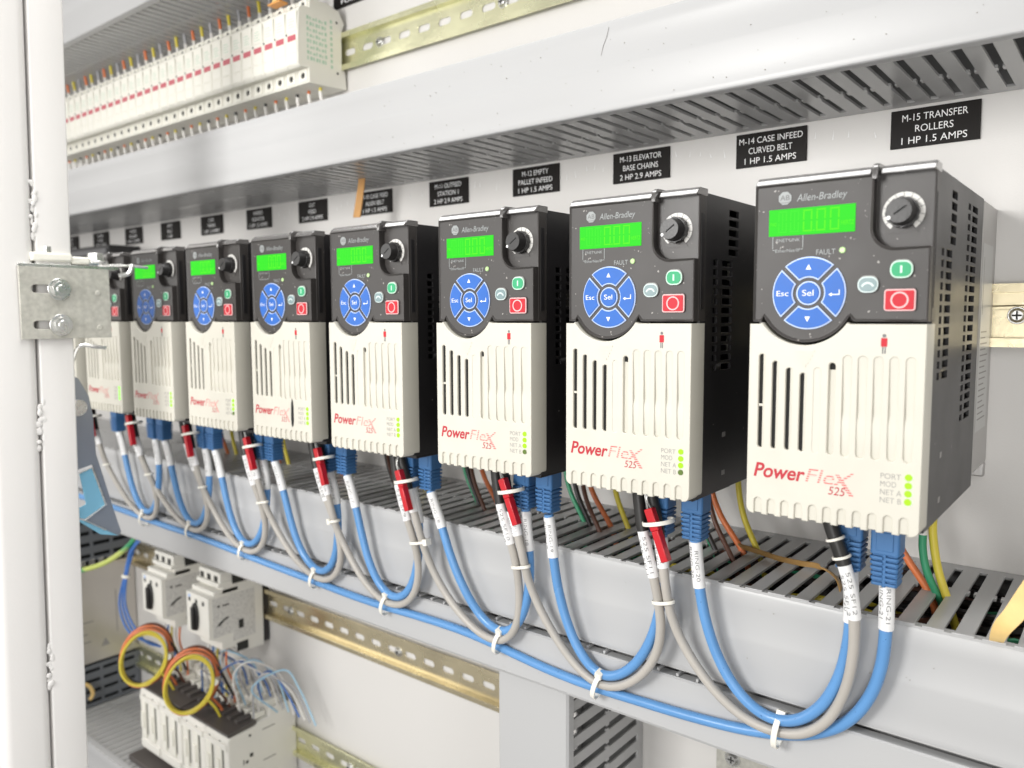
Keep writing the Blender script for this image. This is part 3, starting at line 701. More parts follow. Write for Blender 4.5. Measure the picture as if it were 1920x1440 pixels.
g78 = [(-69.8, -139.5, 8), (-67.4, -139.5, -4.8), (-64.5, -138.5, -14.6), (-60.5, -138.5, -38.1), (-59.1, -136.6, -56.0), (-58.6, -133.7, -69.0), (-55.5, -129.1, -84.5), (-46.0, -127.0, -100.0), (-32.0, -127.0, -114.0), (-17.0, -126.2, -123.0), (0.0, -126.0, -125.0), (15.0, -126.0, -121.0), (27.0, -127.0, -110.0), (35.0, -128.2, -90.9), (39.2, -133.7, -69.0), (40.2, -138.4, -49.8), (38.2, -139.5, -33.2), (33.4, -140.5, -19.5), (29.4, -140.5, -9.7), (26.5, -140.5, 0.1), (23.6, -140.5, 8)]
b78 = [(-45, -130, -28), (-44.6, -129, -38), (-43, -129, -55), (-40, -128, -72), (-34, -127, -90), (-25, -126, -106), (-13, -125, -116), (-1, -125, -119.5), (12, -125, -115), (24, -126, -103), (32, -127, -84), (35.5, -128, -64), (36, -129, -45), (35, -130, -32), (35, -130, -28)]
g67 = [(-172.0, -139.5, 8), (-171.0, -139.5, -6.8), (-169.1, -138.5, -16.6), (-166.2, -138.5, -29.3), (-161.3, -137.5, -43.9), (-158.9, -136.8, -55.0), (-158.5, -133.8, -64.6), (-158.7, -131.0, -75.7), (-153.8, -127.3, -89.9), (-145.0, -127.0, -104.0), (-133.0, -126.0, -117.0), (-121.0, -126.0, -127.0), (-108.0, -126.0, -132.0), (-96.0, -126.0, -129.0), (-84.0, -127.0, -122.0), (-74.0, -128.0, -111.0), (-67.0, -128.0, -98.0), (-64.3, -130.3, -83.4), (-63.4, -135.0, -67.9), (-64.6, -139.2, -51.9), (-67.9, -140.5, -39.0), (-72.3, -140.5, -23.4), (-74.2, -140.5, -8.7), (-75.2, -140.5, 8)]
b67 = [(-143, -130, -30), (-142, -129, -38), (-140, -129, -59), (-138, -128, -76), (-132, -127, -96), (-125, -126, -112), (-115, -125.5, -122), (-106, -125, -126), (-95, -125, -122), (-84, -126, -113), (-75, -127, -99), (-69, -127, -84), (-65, -128, -64), (-64, -129, -49), (-65.4, -130, -35), (-65.4, -130, -29)]
g56 = [(-267.9, -139.5, 8), (-265.9, -139.5, 0.1), (-263.0, -139.5, -9.7), (-260.0, -139.5, -21.4), (-254.2, -138.5, -39.0), (-251.3, -138.5, -48.8), (-249.9, -136.0, -59.2), (-248.9, -133.1, -71.2), (-245.3, -128.7, -86.7), (-235.0, -128.0, -101.0), (-221.0, -127.0, -113.0), (-209.0, -126.5, -121.0), (-196.0, -126.0, -125.0), (-185.0, -126.5, -124.0), (-177.0, -127.0, -119.0), (-170.0, -128.0, -110.0), (-167.0, -128.0, -97.0), (-165.3, -131.2, -79.0), (-163.8, -136.5, -61.4), (-166.2, -139.5, -47.8), (-172.0, -140.5, -32.2), (-174.9, -140.5, -17.5), (-176.9, -140.5, -5.8), (-177.9, -140.5, 8)]
b56 = [(-245, -130, -29), (-243, -130, -35), (-236, -129, -50), (-233, -129, -60), (-229, -128, -72), (-222, -127, -88), (-212, -126, -103), (-202, -125, -113), (-191, -125, -118), (-181, -125.5, -117), (-170, -126, -110), (-163, -127, -95), (-159, -128, -77), (-158, -129, -61), (-160, -129.5, -49), (-160.7, -130, -36), (-160.7, -130, -29)]
g45 = [(-357.8, -139.5, 8), (-356.4, -139.5, -4.8), (-353.9, -139.5, -20.5), (-351.0, -138.5, -37.1), (-347.1, -138.5, -47.9), (-346.1, -136.0, -59.2), (-346.5, -133.4, -70.1), (-342.4, -129.3, -83.4), (-334.0, -127.0, -99.0), (-320.0, -127.0, -113.0), (-305.0, -126.0, -122.0), (-290.0, -126.0, -124.0), (-276.0, -126.0, -120.0), (-265.0, -127.0, -110.0), (-260.0, -128.0, -96.0), (-257.2, -130.2, -81.2), (-256.8, -135.5, -63.5), (-259.3, -139.3, -50.8), (-263.9, -140.5, -33.2), (-267.8, -140.5, -21.4), (-269.8, -140.5, -9.7), (-271.8, -140.5, 8)]
b45 = [(-335, -130, -28), (-331, -129, -37), (-325, -129, -59), (-320, -128, -77), (-316, -127, -94), (-308, -126, -108), (-298, -125, -117), (-286, -125, -118.5), (-274, -125.5, -111), (-266, -126.5, -99), (-260, -127.5, -82), (-257, -128.5, -60), (-259, -129, -43), (-263, -130, -33), (-263, -130, -28)]
def remap(T, s0, tt, e0, s1, t1, e1):
    """stretch a template loop (start s0, tie tt, end e0; all (x, z)) onto new anchors"""
    out = []
    passed = False
    for x, y, z in T:
        if abs(x - tt[0]) < 9 and z < tt[1] + 8: passed = True
        if not passed: fx = (x - s0[0]) / (tt[0] - s0[0]); fz = (z - s0[1]) / (tt[1] - s0[1]); out.append((s1[0] + fx * (t1[0] - s1[0]), y, s1[1] + fz * (t1[1] - s1[1])))
        else:
            fz = max(0, min(1, (z - tt[1]) / (e0[1] - tt[1]))); sh = ((e1[0] - t1[0]) - (e0[0] - tt[0])) * fz
            out.append((t1[0] + (x - tt[0]) + sh, y, t1[1] + (z - tt[1]) / (e0[1] - tt[1]) * (e1[1] - t1[1])))
    return out
BX = {8: 24, 7: 24, 6: 20, 5: 22, 4: 24, 3: 20, 2: 15, 1: 2, 0: 0}     # bundle position under each drive
BT = {8: (35, 51), 7: (35, 55.4), 6: (35, 52.7), 5: (35, 53), 4: (36, 56.7), 3: (41, 57), 2: (45, 61), 1: (46, 65), 0: (46, 64)}
TIE = {7: (0, -122), 6: (-110, -130), 5: (-188, -123), 4: (-299, -123), 3: (-385, -121), 2: (-488, -117), 1: (-579, -113), 0: (-672, -116)}
# red blocks: top x, top z, bottom x, bottom z
RB = {8: (20, -10, 30, -36), 7: (-65.2, -11.6, -54, -38.7), 6: (-167.7, -8.3, -155.6, -35.5), 5: (-261.3, -14.3, -250.6, -41.2), 4: (-351.8, -8.1, -341.5, -35.4), 3: (-447.4, -8.8, -436, -35), 2: (-546, -6.8, -535.6, -35), 1: (-655, -5.6, -645, -35), 0: (-745, -6, -735, -35)}
greys = {7: g78, 6: g67, 5: g56, 4: g45}; blues = {7: b78, 6: b67, 5: b56, 4: b45}
for k in (3, 2, 1, 0):
    t1 = (TIE[k][0] + 2, TIE[k][1] - 1.5)
    greys[k] = remap(g45, (-357.8, 8), (-299, -124), (-271.8, 8), (RB[k][0] - 6, 8), t1, (RB[k + 1][0] - 14, 8))
    blues[k] = remap(b45, (-335, -28), (-295, -118), (-263, -28), (DX[k] + BT[k][1], -28), (t1[0], t1[1] + 6.5), (DX[k + 1] + BT[k + 1][0], -28))
PL = {7: 'between the two nearest drives', 6: 'between second and third drives from the right', 5: 'between third and fourth drives from the right',
      4: 'between fourth and fifth drives from the right', 3: 'between fifth and sixth drives from the right', 2: 'between sixth and seventh drives from the right',
      1: 'between seventh and eighth drives from the right', 0: 'between the two farthest drives by the frame post'}
for k in range(7, -1, -1):
    near = k >= 3
    grey_cable('grey control cable hanging in a U ' + PL[k], greys[k], ('525 SF%d' % (k + 5), '525 SF%d' % (k + 5)), blk=(38, 34), lab=(16, 26))
    n = 20 - (7 - k)
    blue_cable('blue network cable hanging in a U ' + PL[k], blues[k], [(0, DX[k] + BT[k][1], -28.5, 'RING-%d' % n), (1, DX[k + 1] + BT[k + 1][0], -28.5, 'RING-%d' % n)])
    tx, tz = TIE[k]
    cable_tie('white cable tie at the loop bottom ' + PL[k], (tx + .5, -124.5, tz - 2), (1, 0, -.28 if k < 7 else -.1), 8.2, 5.6, head=(-20 if k == 7 else 20), w=3.0)
trunk = [(51, -130, -28), (51.5, -129, -37), (51, -127, -60), (50, -126, -73), (46, -124, -90), (38, -122.6, -105), (27, -122, -116), (11, -121.8, -125), (-17, -122, -131), (-48, -122.4, -133.5), (-82, -122.2, -134), (-113, -122.2, -136),
         (-145, -122.4, -135), (-180, -122.2, -131), (-196, -122.2, -129), (-228, -122.6, -126), (-265, -122.6, -127), (-308, -122.3, -129), (-343, -122.4, -129), (-390, -122.4, -126), (-443, -122.6, -126), (-492, -122.4, -123), (-545, -122.4, -122), (-589, -122.4, -120), (-636, -122.4, -121), (-681, -122.4, -120), (-740, -122.4, -117), (-900, -122.6, -118), (-1100, -122.6, -118)]
blue_cable('long blue network cable from the nearest drive running left behind all the loops', trunk, [(0, 51, -33.2, 'RING-21')], group=None)
# bundles under the drives: red terminator blocks and ties
for k in range(7, -1, -1):
    P0 = Vector((RB[k][0], -144.5, RB[k][1])); P1 = Vector((RB[k][2], -145.5, RB[k][3]))
    t = thing('terminator_block', 'red terminator block tied to the cables below the drive, ' + nth(7 - k), 'terminator', (0, 0, 0), 'red terminator blocks under the drives')
    m = MB(); d = (P1 - P0).normalized(); sx = Vector((0, 0, 1)).cross(d); sx = d.cross(Vector((0, -1, 0))).normalized(); f = sx.cross(d).normalized()
    def bxx(a, b, w, h, mi=0):
        A = P0 + d * a; B = P0 + d * b
        vs = [m.bm.verts.new((q + sx * i * w + f * j * h) * S) for q in (A, B) for i in (-1, 1) for j in (-1, 1)]
        for q in ((0, 1, 3, 2), (4, 6, 7, 5), (0, 4, 5, 1), (2, 3, 7, 6), (0, 2, 6, 4), (1, 5, 7, 3)): m.bm.faces.new([vs[i] for i in q]).material_index = mi
    L = (P1 - P0).length
    bxx(0, L * .42, 2.5, 2.3); bxx(L * .42, L, 2.15, 2.5)
    m.build('block', M_redbar, t, bevel=.5)
    m = MB(); m.tube(catmull([P0 + Vector((-3, 3, 14)), P0 + Vector((-2.5, 0, 6)), P0 + d * 1 + sx * 1.1], 2), .45, 6); m.tube(catmull([P0 + Vector((-1, 3, 14)), P0 + Vector((-1.5, 0, 5)), P0 + d * 1 - sx * 1.1], 2), .45, 6)
    m.build('lead', M_zinc, t)
    pm = P0.lerp(P1, .28)
    cable_tie('white cable tie round the red block and black sleeves, ' + nth(7 - k), (pm.x + .5, -141, pm.z), (.22, 0, -1), 7.2, 8.2, up=(0, 1, 0), w=2.3, head=None)
    def near_z(P, z): return min((Vector(p) for p in catmull(smooth_path(P, 1), 2)), key=lambda p: abs(p.z - z))
    A = near_z(greys[k][:8], -66); B = near_z(greys[k - 1][-9:], -66) if k > 0 else A
    pc = (A + B) / 2
    cable_tie('white cable tie pinching two grey cables, ' + nth(7 - k), pc, (.2, 0, -1), 3.4, (A - B).length / 2 + 3.2, up=(0, 1, 0), w=2.0, head=(90 if k == 5 else -90 if k == 4 else None))
for i, (z, x) in enumerate(((-11, 27.6), (-19.3, 30.6))):
    m = MB(); P = catmull(smooth_path(g78, 1), 2.5)[::-1]; L = lengths(P)
    s = min(range(1, 25), key=lambda j: abs(P[j].z - z))
    n_ = (P[s + 1] - P[s - 1]).normalized()
    cable_tie(('upper' if i == 0 else 'lower') + ' clear band round the black sleeve below the nearest drive', P[s], n_, 3.5, 3.5, up=(0, 1, 0), w=1.3)

# single wires between the drives and the duct
wn = {}
def wire(label, col, P, r=1.7, group='coloured wires between drives and duct', ferrule=0, name='wire', mt=None):
    if ferrule:
        t = thing(name, label, 'wire', (0, 0, 0), group); Q = catmull(P, 3)
        m = MB(); m.tube(Q, r, 10); m.build('insulation', mt or M_wire[col], t)
        m = MB(); m.tube(subpath(Q, 0, ferrule), r + .25, 10); m.build('sleeve', M_wire['white'], t); return t
    m = MB(); m.tube(catmull(P, 3), r, 10); return tag(m.build(name, mt or M_wire[col]), label, 'wire', group)
for k in range(8, 0, -1):
    X = DX[k]
    W = [('green', 8, 31, -52, 1.7), ('black', 16, 37, -58, 1.8), ('orange', 23, 50, -50, 1.9), ('brown', 31, 52, -68, 1.6), ('yellow', 44, 62, -48, 1.9)]
    if k == 8: W = [('orange', 30, 55, -56, 2.0), ('brown', 36, 38, -44, 1.8)]
    for c, a, b_, y, r in W:
        j = random.uniform(-2, 2)
        d = 'drive, ' + nth(8 - k)
        wire('%s wire running into the slotted duct below the %s' % (c, 'nearest drive' if k == 8 else d), c,
             [(X + a + j, y + 6, 6), (X + a + 1 + j, y + 4, -14), (X + a + (b_ - a) * .38 + j, y, -34), (X + b_ + j, y - 2, -56), (X + b_ + 5 + j, y - 2, -72)], r, ferrule=(16 if c == 'yellow' and k % 2 else 0))
wire('yellow wire with a white sleeve, right of the nearest drive', 'yellow', [(56.5, -60, 10), (56.8, -60, -14), (57.4, -60, -26), (60.5, -61, -42), (66, -62, -58), (71, -62, -74)], 2.1, ferrule=25)
wire('green wire with a white sleeve beside the yellow one at the nearest drive', 'green', [(52.6, -62, 10), (52.8, -62, -20), (53.0, -62, -32), (55.5, -62, -44), (61, -61, -56), (66, -60, -66)], 2.0, ferrule=34)
wire('white ferrule sleeve glimpsed between the two blue boots of the nearest drive', 'white', [(43, -92, 6), (44, -92, -8), (47, -92, -20)], 1.9)

# stray band, tapes
def strip(P, w, th, nrm=None):
    m = MB(); P = catmull(P, 2.0); prev = None
    for i, p in enumerate(P):
        t = (P[min(i + 1, len(P) - 1)] - P[max(0, i - 1)]).normalized(); s = Vector(nrm(i / (len(P) - 1)) if callable(nrm) else nrm); s = (s - t * s.dot(t)).normalized(); n = t.cross(s)
        ww = w(i / (len(P) - 1)) if callable(w) else w
        q = [m.bm.verts.new((p + s * a * ww / 2 + n * b_ * th / 2) * S) for a, b_ in ((-1, -1), (1, -1), (1, 1), (-1, 1))]
        if prev:
            for j in range(4): m.bm.faces.new((prev[j], prev[(j + 1) % 4], q[(j + 1) % 4], q[j]))
        else: m.bm.faces.new(q)
        prev = q
    m.bm.faces.new(prev[::-1]); return m
tag(strip([(-52, -53, -51.5), (-38, -57, -51.6), (-24, -63, -51.5), (-10, -66, -51), (0, -67, -50.4), (9, -72, -51), (16, -80, -53), (21, -92, -57), (22, -98, -64)], 3.6, .8, lambda t: (0, -.5, 1) if t < .6 else (0, -1, .25)).build('rubber_band', M_strap), 'brown rubber band lying over the slotted duct below the nearest drive', 'rubber band')
tag(strip([(112, -122, -16), (106, -124, -27), (101, -125, -37), (97, -124, -44), (94.5, -118, -52), (93, -106, -60)], lambda t: 11 - 7 * t, .5, lambda t: (1, -.3, .35)).build('tape_strip', M_tape, angle=15), 'crumpled yellow tape strip poking from the duct at the right edge', 'tape')
m = MB(); m.prism([(-421, 181), (-411.5, 180.5), (-405, 207.5), (-413.5, 208.5)], 'y', -46, -45.2)
m.prism([(-413.5, 208.5), (-405, 207.5), (-404, 214), (-412.5, 214)], 'y', -46, -45.4)
tag(m.build('tape_tab', M_tan), 'tan tape tab hanging from the duct beside the sixth nameplate', 'tape')
# glare on the panel between the nameplates, painted as small white ticks
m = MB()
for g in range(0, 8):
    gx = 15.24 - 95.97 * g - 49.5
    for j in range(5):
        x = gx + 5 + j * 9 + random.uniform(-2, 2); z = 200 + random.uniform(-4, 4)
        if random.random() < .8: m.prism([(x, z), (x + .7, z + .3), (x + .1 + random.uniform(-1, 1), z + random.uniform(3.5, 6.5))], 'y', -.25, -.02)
tag(m.build('glare_marks', M_white), 'small white glare ticks on the panel between the nameplates', 'glare marks', kind='stuff')

# ------------------------------------------------------------------ fuse holders
def build_fuse():
    t = thing('fuse_holder', 'x', 'fuse holder', (0, 0, 0), 'cream fuse holders clipped side by side on the top rail')
    prof = [(-2, 311.5), (-3.7, 329), (-7.4, 329.5), (-7.0, 364.5), (-3.5, 373), (-10, 383.5), (-25, 387), (-44.2, 386), (-44.5, 377.5), (-52, 377.5), (-56.6, 374), (-58.4, 351), (-58.8, 324), (-56, 321.5), (-46.2, 323.5), (-46.6, 309.6), (-31, 310)]
    m = MB(); m.prism(prof, 'x', -17.45, 0); m.build('body', M_cream, t, bevel=.7)
    m = MB(); m.box(-14.6, -2.8, -59.0, -58.2, 345.3, 350.2); m.build('red_window', M_window, t, bevel=.15)
    m = MB(); m.box(-15.6, -1.2, -59.25, -58.4, 324.5, 333.0); m.box(-15.6, -1.2, -59.2, -58.4, 334.0, 344.4)
    m.box(-15.8, -1.0, -58.7, -57.6, 354, 371.5); m.build('marker_tile', M_cream, t, bevel=.35)
    m = MB()
    for i in range(4): m.box(-13.5, -4 - (i % 2) * 2, -58.8, -58.68, 357 + i * 2.5, 357.5 + i * 2.5)
    m.build('print', M_greenink, t)
    m = MB(); m.cyl((-8.4, -46.2, 316.8), (0, -1, 0), 2.5, 2.5, .8, 16); m.build('screw_hole', M_hole, t)
    m = MB(); m.cyl((-8.4, -44.2, 381.6), (0, -1, 0), 2.0, 2.0, .7, 16); m.build('screw_hole', M_hole, t)
    m = MB(); me = curve_plate(rrect(-14.6, -2.2, 311.2, 322.2, .8, 2), [circ(-8.4, 316.8, 3.1, 16)], .55, .1); m.mesh(me, lambda c: (c.x, -46.9 + c.z, c.y)); m.build('terminal_frame', M_cream, t)
    m = MB(); me = curve_plate(rrect(-14.6, -2.2, 377.8, 385.4, .8, 2), [circ(-8.4, 381.6, 2.4, 16)], .55, .1); m.mesh(me, lambda c: (c.x, -44.9 + c.z, c.y)); m.build('terminal_frame', M_cream, t)
    m = MB(); m.cyl((-16.4, -58.3, 351.8), (0, -1, 0), .9, .7, .8, 8); m.build('pivot', M_hole, t)
    return t
fp = build_fuse(); NF = 32
cyc = ['yellow', 'orange', 'black']; cyc2 = ['yellow', 'orange', 'grey']
for i in range(NF):
    o = fp if i == 0 else copy_tree(fp)
    o.location = Vector((-478 - 17.95 * i, 0, 0)) * S
    o['label'] = 'cream fuse holder with printed green side, rightmost of the row' if i == 0 else 'cream fuse holder with red window, ' + nth(i) + ' in the row'
    X = -478 - 17.95 * i - 8.6; c = cyc[i % 3]
    wire('%s wire under the %s fuse holder' % (c, nth(i)), c, [(X + 2, -20, 262), (X + 1, -22, 280), (X - .5, -25, 296), (X, -27, 305), (X, -27, 315)], 1.6, 'wires leaving the underside of the fuse holders', ferrule=46)
    c = cyc2[(i + 1) % 3]
    wire('%s wire above the %s fuse holder' % (c, nth(i)), c, [(X, -30, 384), (X, -30, 392), (X + random.uniform(-1, 1), -31, 401), (X + random.uniform(-1.5, 1.5), -34, 425)], 1.7, 'wires entering the top of the fuse holders', ferrule=15)
m = MB()
for i in range(8):
    z = 362 - i * .4
    for j in range(7): m.box(.02, .1, -48 + j * 3.4, -46.6 + j * 3.4 + (i + j) % 2, 330 + i * 5.2, 333.2 + i * 5.2 - (i * j % 3) * .6)
for i in range(9): m.box(.02, .1, -21, -18.6, 328 + i * 5.2, 331 + i * 5.2)
m.build('side_print', M_greenink, fp)
m = MB()
for z in (325, 372): m.cyl((-.1, -13, z), (1, 0, 0), 1.2, 1.2, .25, 12)
m.build('side_pin', M_hole, fp)
m = strip([(-520, -34, 430), (-520, -44, 410), (-521, -50, 396), (-522, -51.5, 389)], 6.5, 1.0, (1, 0, 0)); tag(m.build('yellow_strap', M_tape), 'yellow plastic strap bent over the fuse holders near the right end', 'strap')
m = MB(); m.box(-529, -510, -54, -44.6, 387.6, 389.2); tag(m.build('orange_clip', mat('orange plastic', (.75, .34, .08), .4)), 'small orange clip on top of the fuse holders under the yellow strap', 'clip')
t = thing('nameplate', 'black engraved nameplate cut off by the top edge of the photo', 'nameplate', (0, 0, 0), 'black engraved nameplates above the drives')
m = MB(); m.box(-496, -443, -1.6, -.05, 391, 408.5); m.build('plate', M_plate, t, bevel=.2)
m = MB(); text(m, 'FUSES', -484, -455, 394, 3.6, -1.75); m.build('lettering', M_white, t)

# ------------------------------------------------------------------ motor breakers
def build_breaker():
    t = thing('motor_breaker', 'x', 'motor circuit breaker', (0, 0, 0), 'two off white motor breakers with black knobs')
    m = MB(); m.prism([(-9, -286), (-9, -205), (-40, -203), (-60, -203), (-60, -210), (-77, -212), (-77, -258), (-62, -266), (-62, -275), (-30, -275), (-30, -284)], 'x', -45, 0)
    m.prism([(-36, -205), (-36, -188), (-61, -188), (-61, -205)], 'x', -44, -1); m.prism([(-64, -204), (-64, -199), (-40, -199), (-40, -204)], 'x', -45, 0)
    m.prism([(-70, -212), (-70, -206.5), (-40, -206.5), (-40, -212)], 'x', -45, 0)
    m.build('body', M_cream2, t, bevel=.8)
    m = MB()
    for j in range(3): m.box(-41 + j * 14, -34 + j * 14, -61.3, -60, -200, -192.5)
    for j in range(3): m.box(-40 + j * 14, -36 + j * 14, -77.3, -76, -222, -217.5)
    m.build('terminal_opening', M_hole, t)
    m = MB(); m.box(-44, -1, -8.9, -.8, -282, -206); m.build('rear_block', M_black, t, bevel=.5)
    m = MB(); m.box(-.2, .25, -72, -20, -258, -214, 0); m.box(-.2, .3, -48, -20, -268, -258.1, 0); m.build('side_label', M_print, t)
    m = MB(); m.box(.2, .5, -41, -35, -256, -246); m.box(.2, .5, -66, -63.5, -225, -222.5); m.box(.2, .5, -60, -52, -225, -223.5); m.prism([(-67, -246), (-65, -243), (-58, -239), (-53, -238), (-53, -239.5), (-59, -242), (-64, -246)], 'x', .2, .5)
    m.box(-.5, .5, -47, -33, -203, -190); m.box(.2, .5, -44, -30, -282, -272); m.build('side_mark', M_hole, t)
    m = MB(); m.prism([(a * .78 - 25, b_ - 237) for a, b_ in [(8.5 * math.cos(q), 16 * math.sin(q)) for q in [2 * math.pi * i / 20 for i in range(20)]]], 'y', -80, -77); m.box(-27.5, -22, -83, -80, -251, -225); m.build('rotary_knob', M_knob, t, bevel=1.2)
    m = MB(); m.cyl((-38, -77, -216), (0, -1, 0), 2.3, 2.3, .3, 16); m.build('printed_dot', M_bluehi, t)
    return t
bp = build_breaker(); bp.location = Vector((-637, 0, 0)) * S; bp['label'] = 'off white motor breaker with black rotary knob, the nearer one beside the gold rail'
b2 = copy_tree(bp); b2.location = Vector((-738, 0, 0)) * S; b2['label'] = 'off white motor breaker with black rotary knob, the farther left one by the blue wires'

# contactors
def build_contactor():
    t = thing('contactor', 'x', 'contactor', (0, 0, 0), 'off white contactors side by side at bottom left')
    m = MB(); m.prism([(-2, -430), (-2, -345), (-12, -337), (-36, -336), (-37, -345), (-52, -346), (-54, -349), (-84, -350), (-87, -354), (-87, -424), (-80, -430)], 'x', -46.5, 0); m.build('body', M_cream2, t, bevel=1.0)
    m = MB(); m.prism([(-86, -350), (-52, -347.5), (-52, -344), (-60, -343), (-87, -346)], 'x', -46.4, -.2)
    for j in range(3): m.box(-44 + j * 14, -38 + j * 14, -70, -44, -346.5, -340.5)
    m.build('dark_top_cover', M_brown, t, bevel=.6)
    m = MB()
    for j in range(2):
        m.box(-41 + j * 20, -31 + j * 20, -89.2, -87, -408, -362)
        m.box(-39 + j * 20, -33 + j * 20, -91, -89, -396, -376)
    m.build('front_insert', M_cream, t, bevel=.6)
    m = MB()
    for j in range(2):
        for z in (-358, -416): m.cyl((-36 + j * 20, -87, z), (0, -1, 0), 2, 2, .3, 12)
    for z in (-368, -383, -400): m.box(-13, -10, -87.3, -86.8, z, z + 5)
    for j in range(2): m.box(-42.5 + j * 20, -41.2 + j * 20, -87.3, -86.8, -407, -364); m.box(-30.8 + j * 20, -29.4 + j * 20, -87.3, -86.8, -404, -366)  # dark strips painting the shade in the recesses beside the inserts
    m.build('screw_hole', M_hole, t)
    m = MB()
    for j in range(3): m.box(-42 + j * 14, -33 + j * 14, -36, -16, -337.2, -330)
    for j in range(3): m.box(-42 + j * 14, -33 + j * 14, -52, -38, -345, -338.5)
    m.build('terminal_shroud', M_cream, t, bevel=.8)
    m = MB()
    for j in range(3): m.cyl((-37.5 + j * 14, -45, -338.4), (0, 0, 1), 2.6, 2.6, .4, 14); m.cyl((-37.5 + j * 14, -26, -329.9), (0, 0, 1), 2.6, 2.6, .4, 14)
    m.build('terminal_screw', M_zinc, t)
    m = MB(); m.prism([(-87, -357), (-88.6, -358), (-88.6, -364), (-87, -365)], 'x', -45, -2); m.prism([(-87, -411), (-88.6, -412), (-88.6, -421), (-87, -422)], 'x', -45, -2)
    m.box(-24.5, -22.5, -88.4, -87, -410, -365); m.build('front_ledge', M_cream2, t, bevel=.5)
    return t
cp = build_contactor()
for i in range(4):
    o = cp if i == 0 else copy_tree(cp)
    o.location = Vector((-590 - 47.3 * i - (2 if i > 1 else 0), 0, 0)) * S
    o['label'] = ['rightmost off white contactor, plain side with a small dark mark', 'off white contactor second from the right, below the nearer coil of wires',
                  'off white contactor third from the right in its row', 'leftmost off white contactor of the four, next to the slotted duct'][i]
m = MB(); m.box(-.1, .25, -62, -58, -381, -377); m.box(-.1, .25, -70, -69, -386, -381); m.box(-.1, .25, -67, -64, -386, -383); m.box(-.1, .25, -62.5, -60, -358, -355.5); m.build('side_mark', M_hole, cp)
m = MB(); m.box(-.3, .5, -46, -30, -357, -356.2); m.build('side_slot', M_mid, cp); m = MB(); m.box(-.3, .5, -46, -30, -392, -391.2); m.build('side_slot', M_mid, cp)
tag((lambda m: (m.box(-790, -650, -100, -20, -439, -432), m.build('dark_tray', M_brown, bevel=1)))(MB())[1], 'dark brown strip under the contactors on the slotted duct', 'tray')

# coils of wire
def coil(label, cx, cz, cy):
    t = thing('wire_coil', label, 'wire coil', (0, 0, 0), 'coils of orange and yellow wire above the contactors')
    view = Vector((.78, -.62, .12)).normalized(); rt = Vector((.62, .78, 0)).normalized(); upv = Vector((.0, .15, 1)).normalized()
    for nm, c, off, rr, turns in (('dark_strand', 'brown', -10, 34.5, 1.15), ('orange_strand', 'orange', -6, 34.0, 2.1), ('orange_strand', 'orange', 0, 32.5, 1.0), ('dark_strand', 'black', -3, 31, 1.3), ('yellow_strand', 'yellow', 6, 28.5, 2.1), ('yellow_strand', 'yellow', 9, 30.0, 1.0)):
        P = []; n = int(44 * turns)
        for i in range(n):
            a = R(-60) + 2 * math.pi * i / 44
            P.append(Vector((cx, cy, cz)) + rt * rr * .82 * math.cos(a) + upv * rr * 1.02 * math.sin(a) + view * (off + 3.0 * i / n) + Vector((0, 0, 1)) * math.sin(i * .3 + off) * 1.1)
        if turns == 1.0: P.append(P[0])
        else: P += [P[-1] + Vector((2, 9, -14)), P[-1] + Vector((4, 22, -46))]
        m = MB(); m.tube(P, 1.5, 8); m.build(nm, M_wire[c], t)
    m = MB(); a = R(-2); c = Vector((cx, cy, cz)) + rt * 26 + view * 1; m.tube([c + view * -9, c + view * 8], 3.8, 10); m.build('tie', M_tie, t)
coil('coil of orange, yellow and dark wire in front of the nearer motor breaker', -652, -304, -92)
coil('coil of orange, yellow and dark wire in front of the farther motor breaker', -752, -303, -92)
# blue and white control wires round the breakers and contactors
def bw(label, c, P, r=1.3, g='thin blue and white control wires near the contactors'): wire(label, c, P, r, g)
for i in range(3):
    bw('blue wire of the tied bunch left of the farther breaker, %s strand' % ['outer', 'middle', 'inner'][i], 'blue', [(-806 + i * 3, -60, -150), (-822 + i * 4, -70, -190), (-826 + i * 3, -78, -225), (-830 + i * 9, -84, -262), (-806 + i * 17, -84, -290), (-770 + i * 6, -70, -300)])
bw('thin blue wire arching to the top of the farther breaker', 'blue', [(-824, -78, -226), (-815, -74, -195), (-798, -66, -176), (-780, -60, -180)])
cable_tie('small white tie round the blue bunch left of the breakers', (-823, -77.5, -225), (0, .2, 1), 4, 5, up=(0, 1, 0), w=4)
for i in range(16):
    a = -700 + i * 8.5
    z1 = -300 + (i * 37 % 17); c = ['pale_blue', 'white', 'blue', 'white', 'grey'][i % 5]
    bw('%s wire looping above the contactors, %s' % (c.replace('_', ' '), nth(i, 'left')), c, [(a - 6, -34 - i % 3 * 12, -338), (a, -44 - i % 4 * 8, z1 - 8), (a + 14, -38 - i % 3 * 8, z1 + 6), (a + 30, -30, z1 - 14), (a + 36 + i, -26, -338)], 1.0)
for i in range(5):
    c = ['white', 'blue', 'yellow', 'white', 'orange'][i]
    bw('%s wire under the nearer breaker, %s' % (c, nth(i, 'left')), c, [(-680 + i * 9, -52, -272), (-679 + i * 9, -54, -296), (-672 + i * 9, -50, -318), (-674 + i * 8, -46, -342)], 1.2)
    bw('%s wire under the farther breaker, %s' % (c, nth(i, 'left')), c, [(-781 + i * 9, -52, -272), (-780 + i * 9, -54, -296), (-773 + i * 9, -50, -318), (-775 + i * 8, -46, -342)], 1.2)
# earth wire
wire('green and yellow earth wire sweeping past the power supply behind the frame', 'green', [(-800, -60, -150), (-818, -70, -182), (-842, -88, -206), (-868, -108, -218), (-900, -126, -224), (-960, -140, -226)], 3.2, None, mt=M_greenyel)

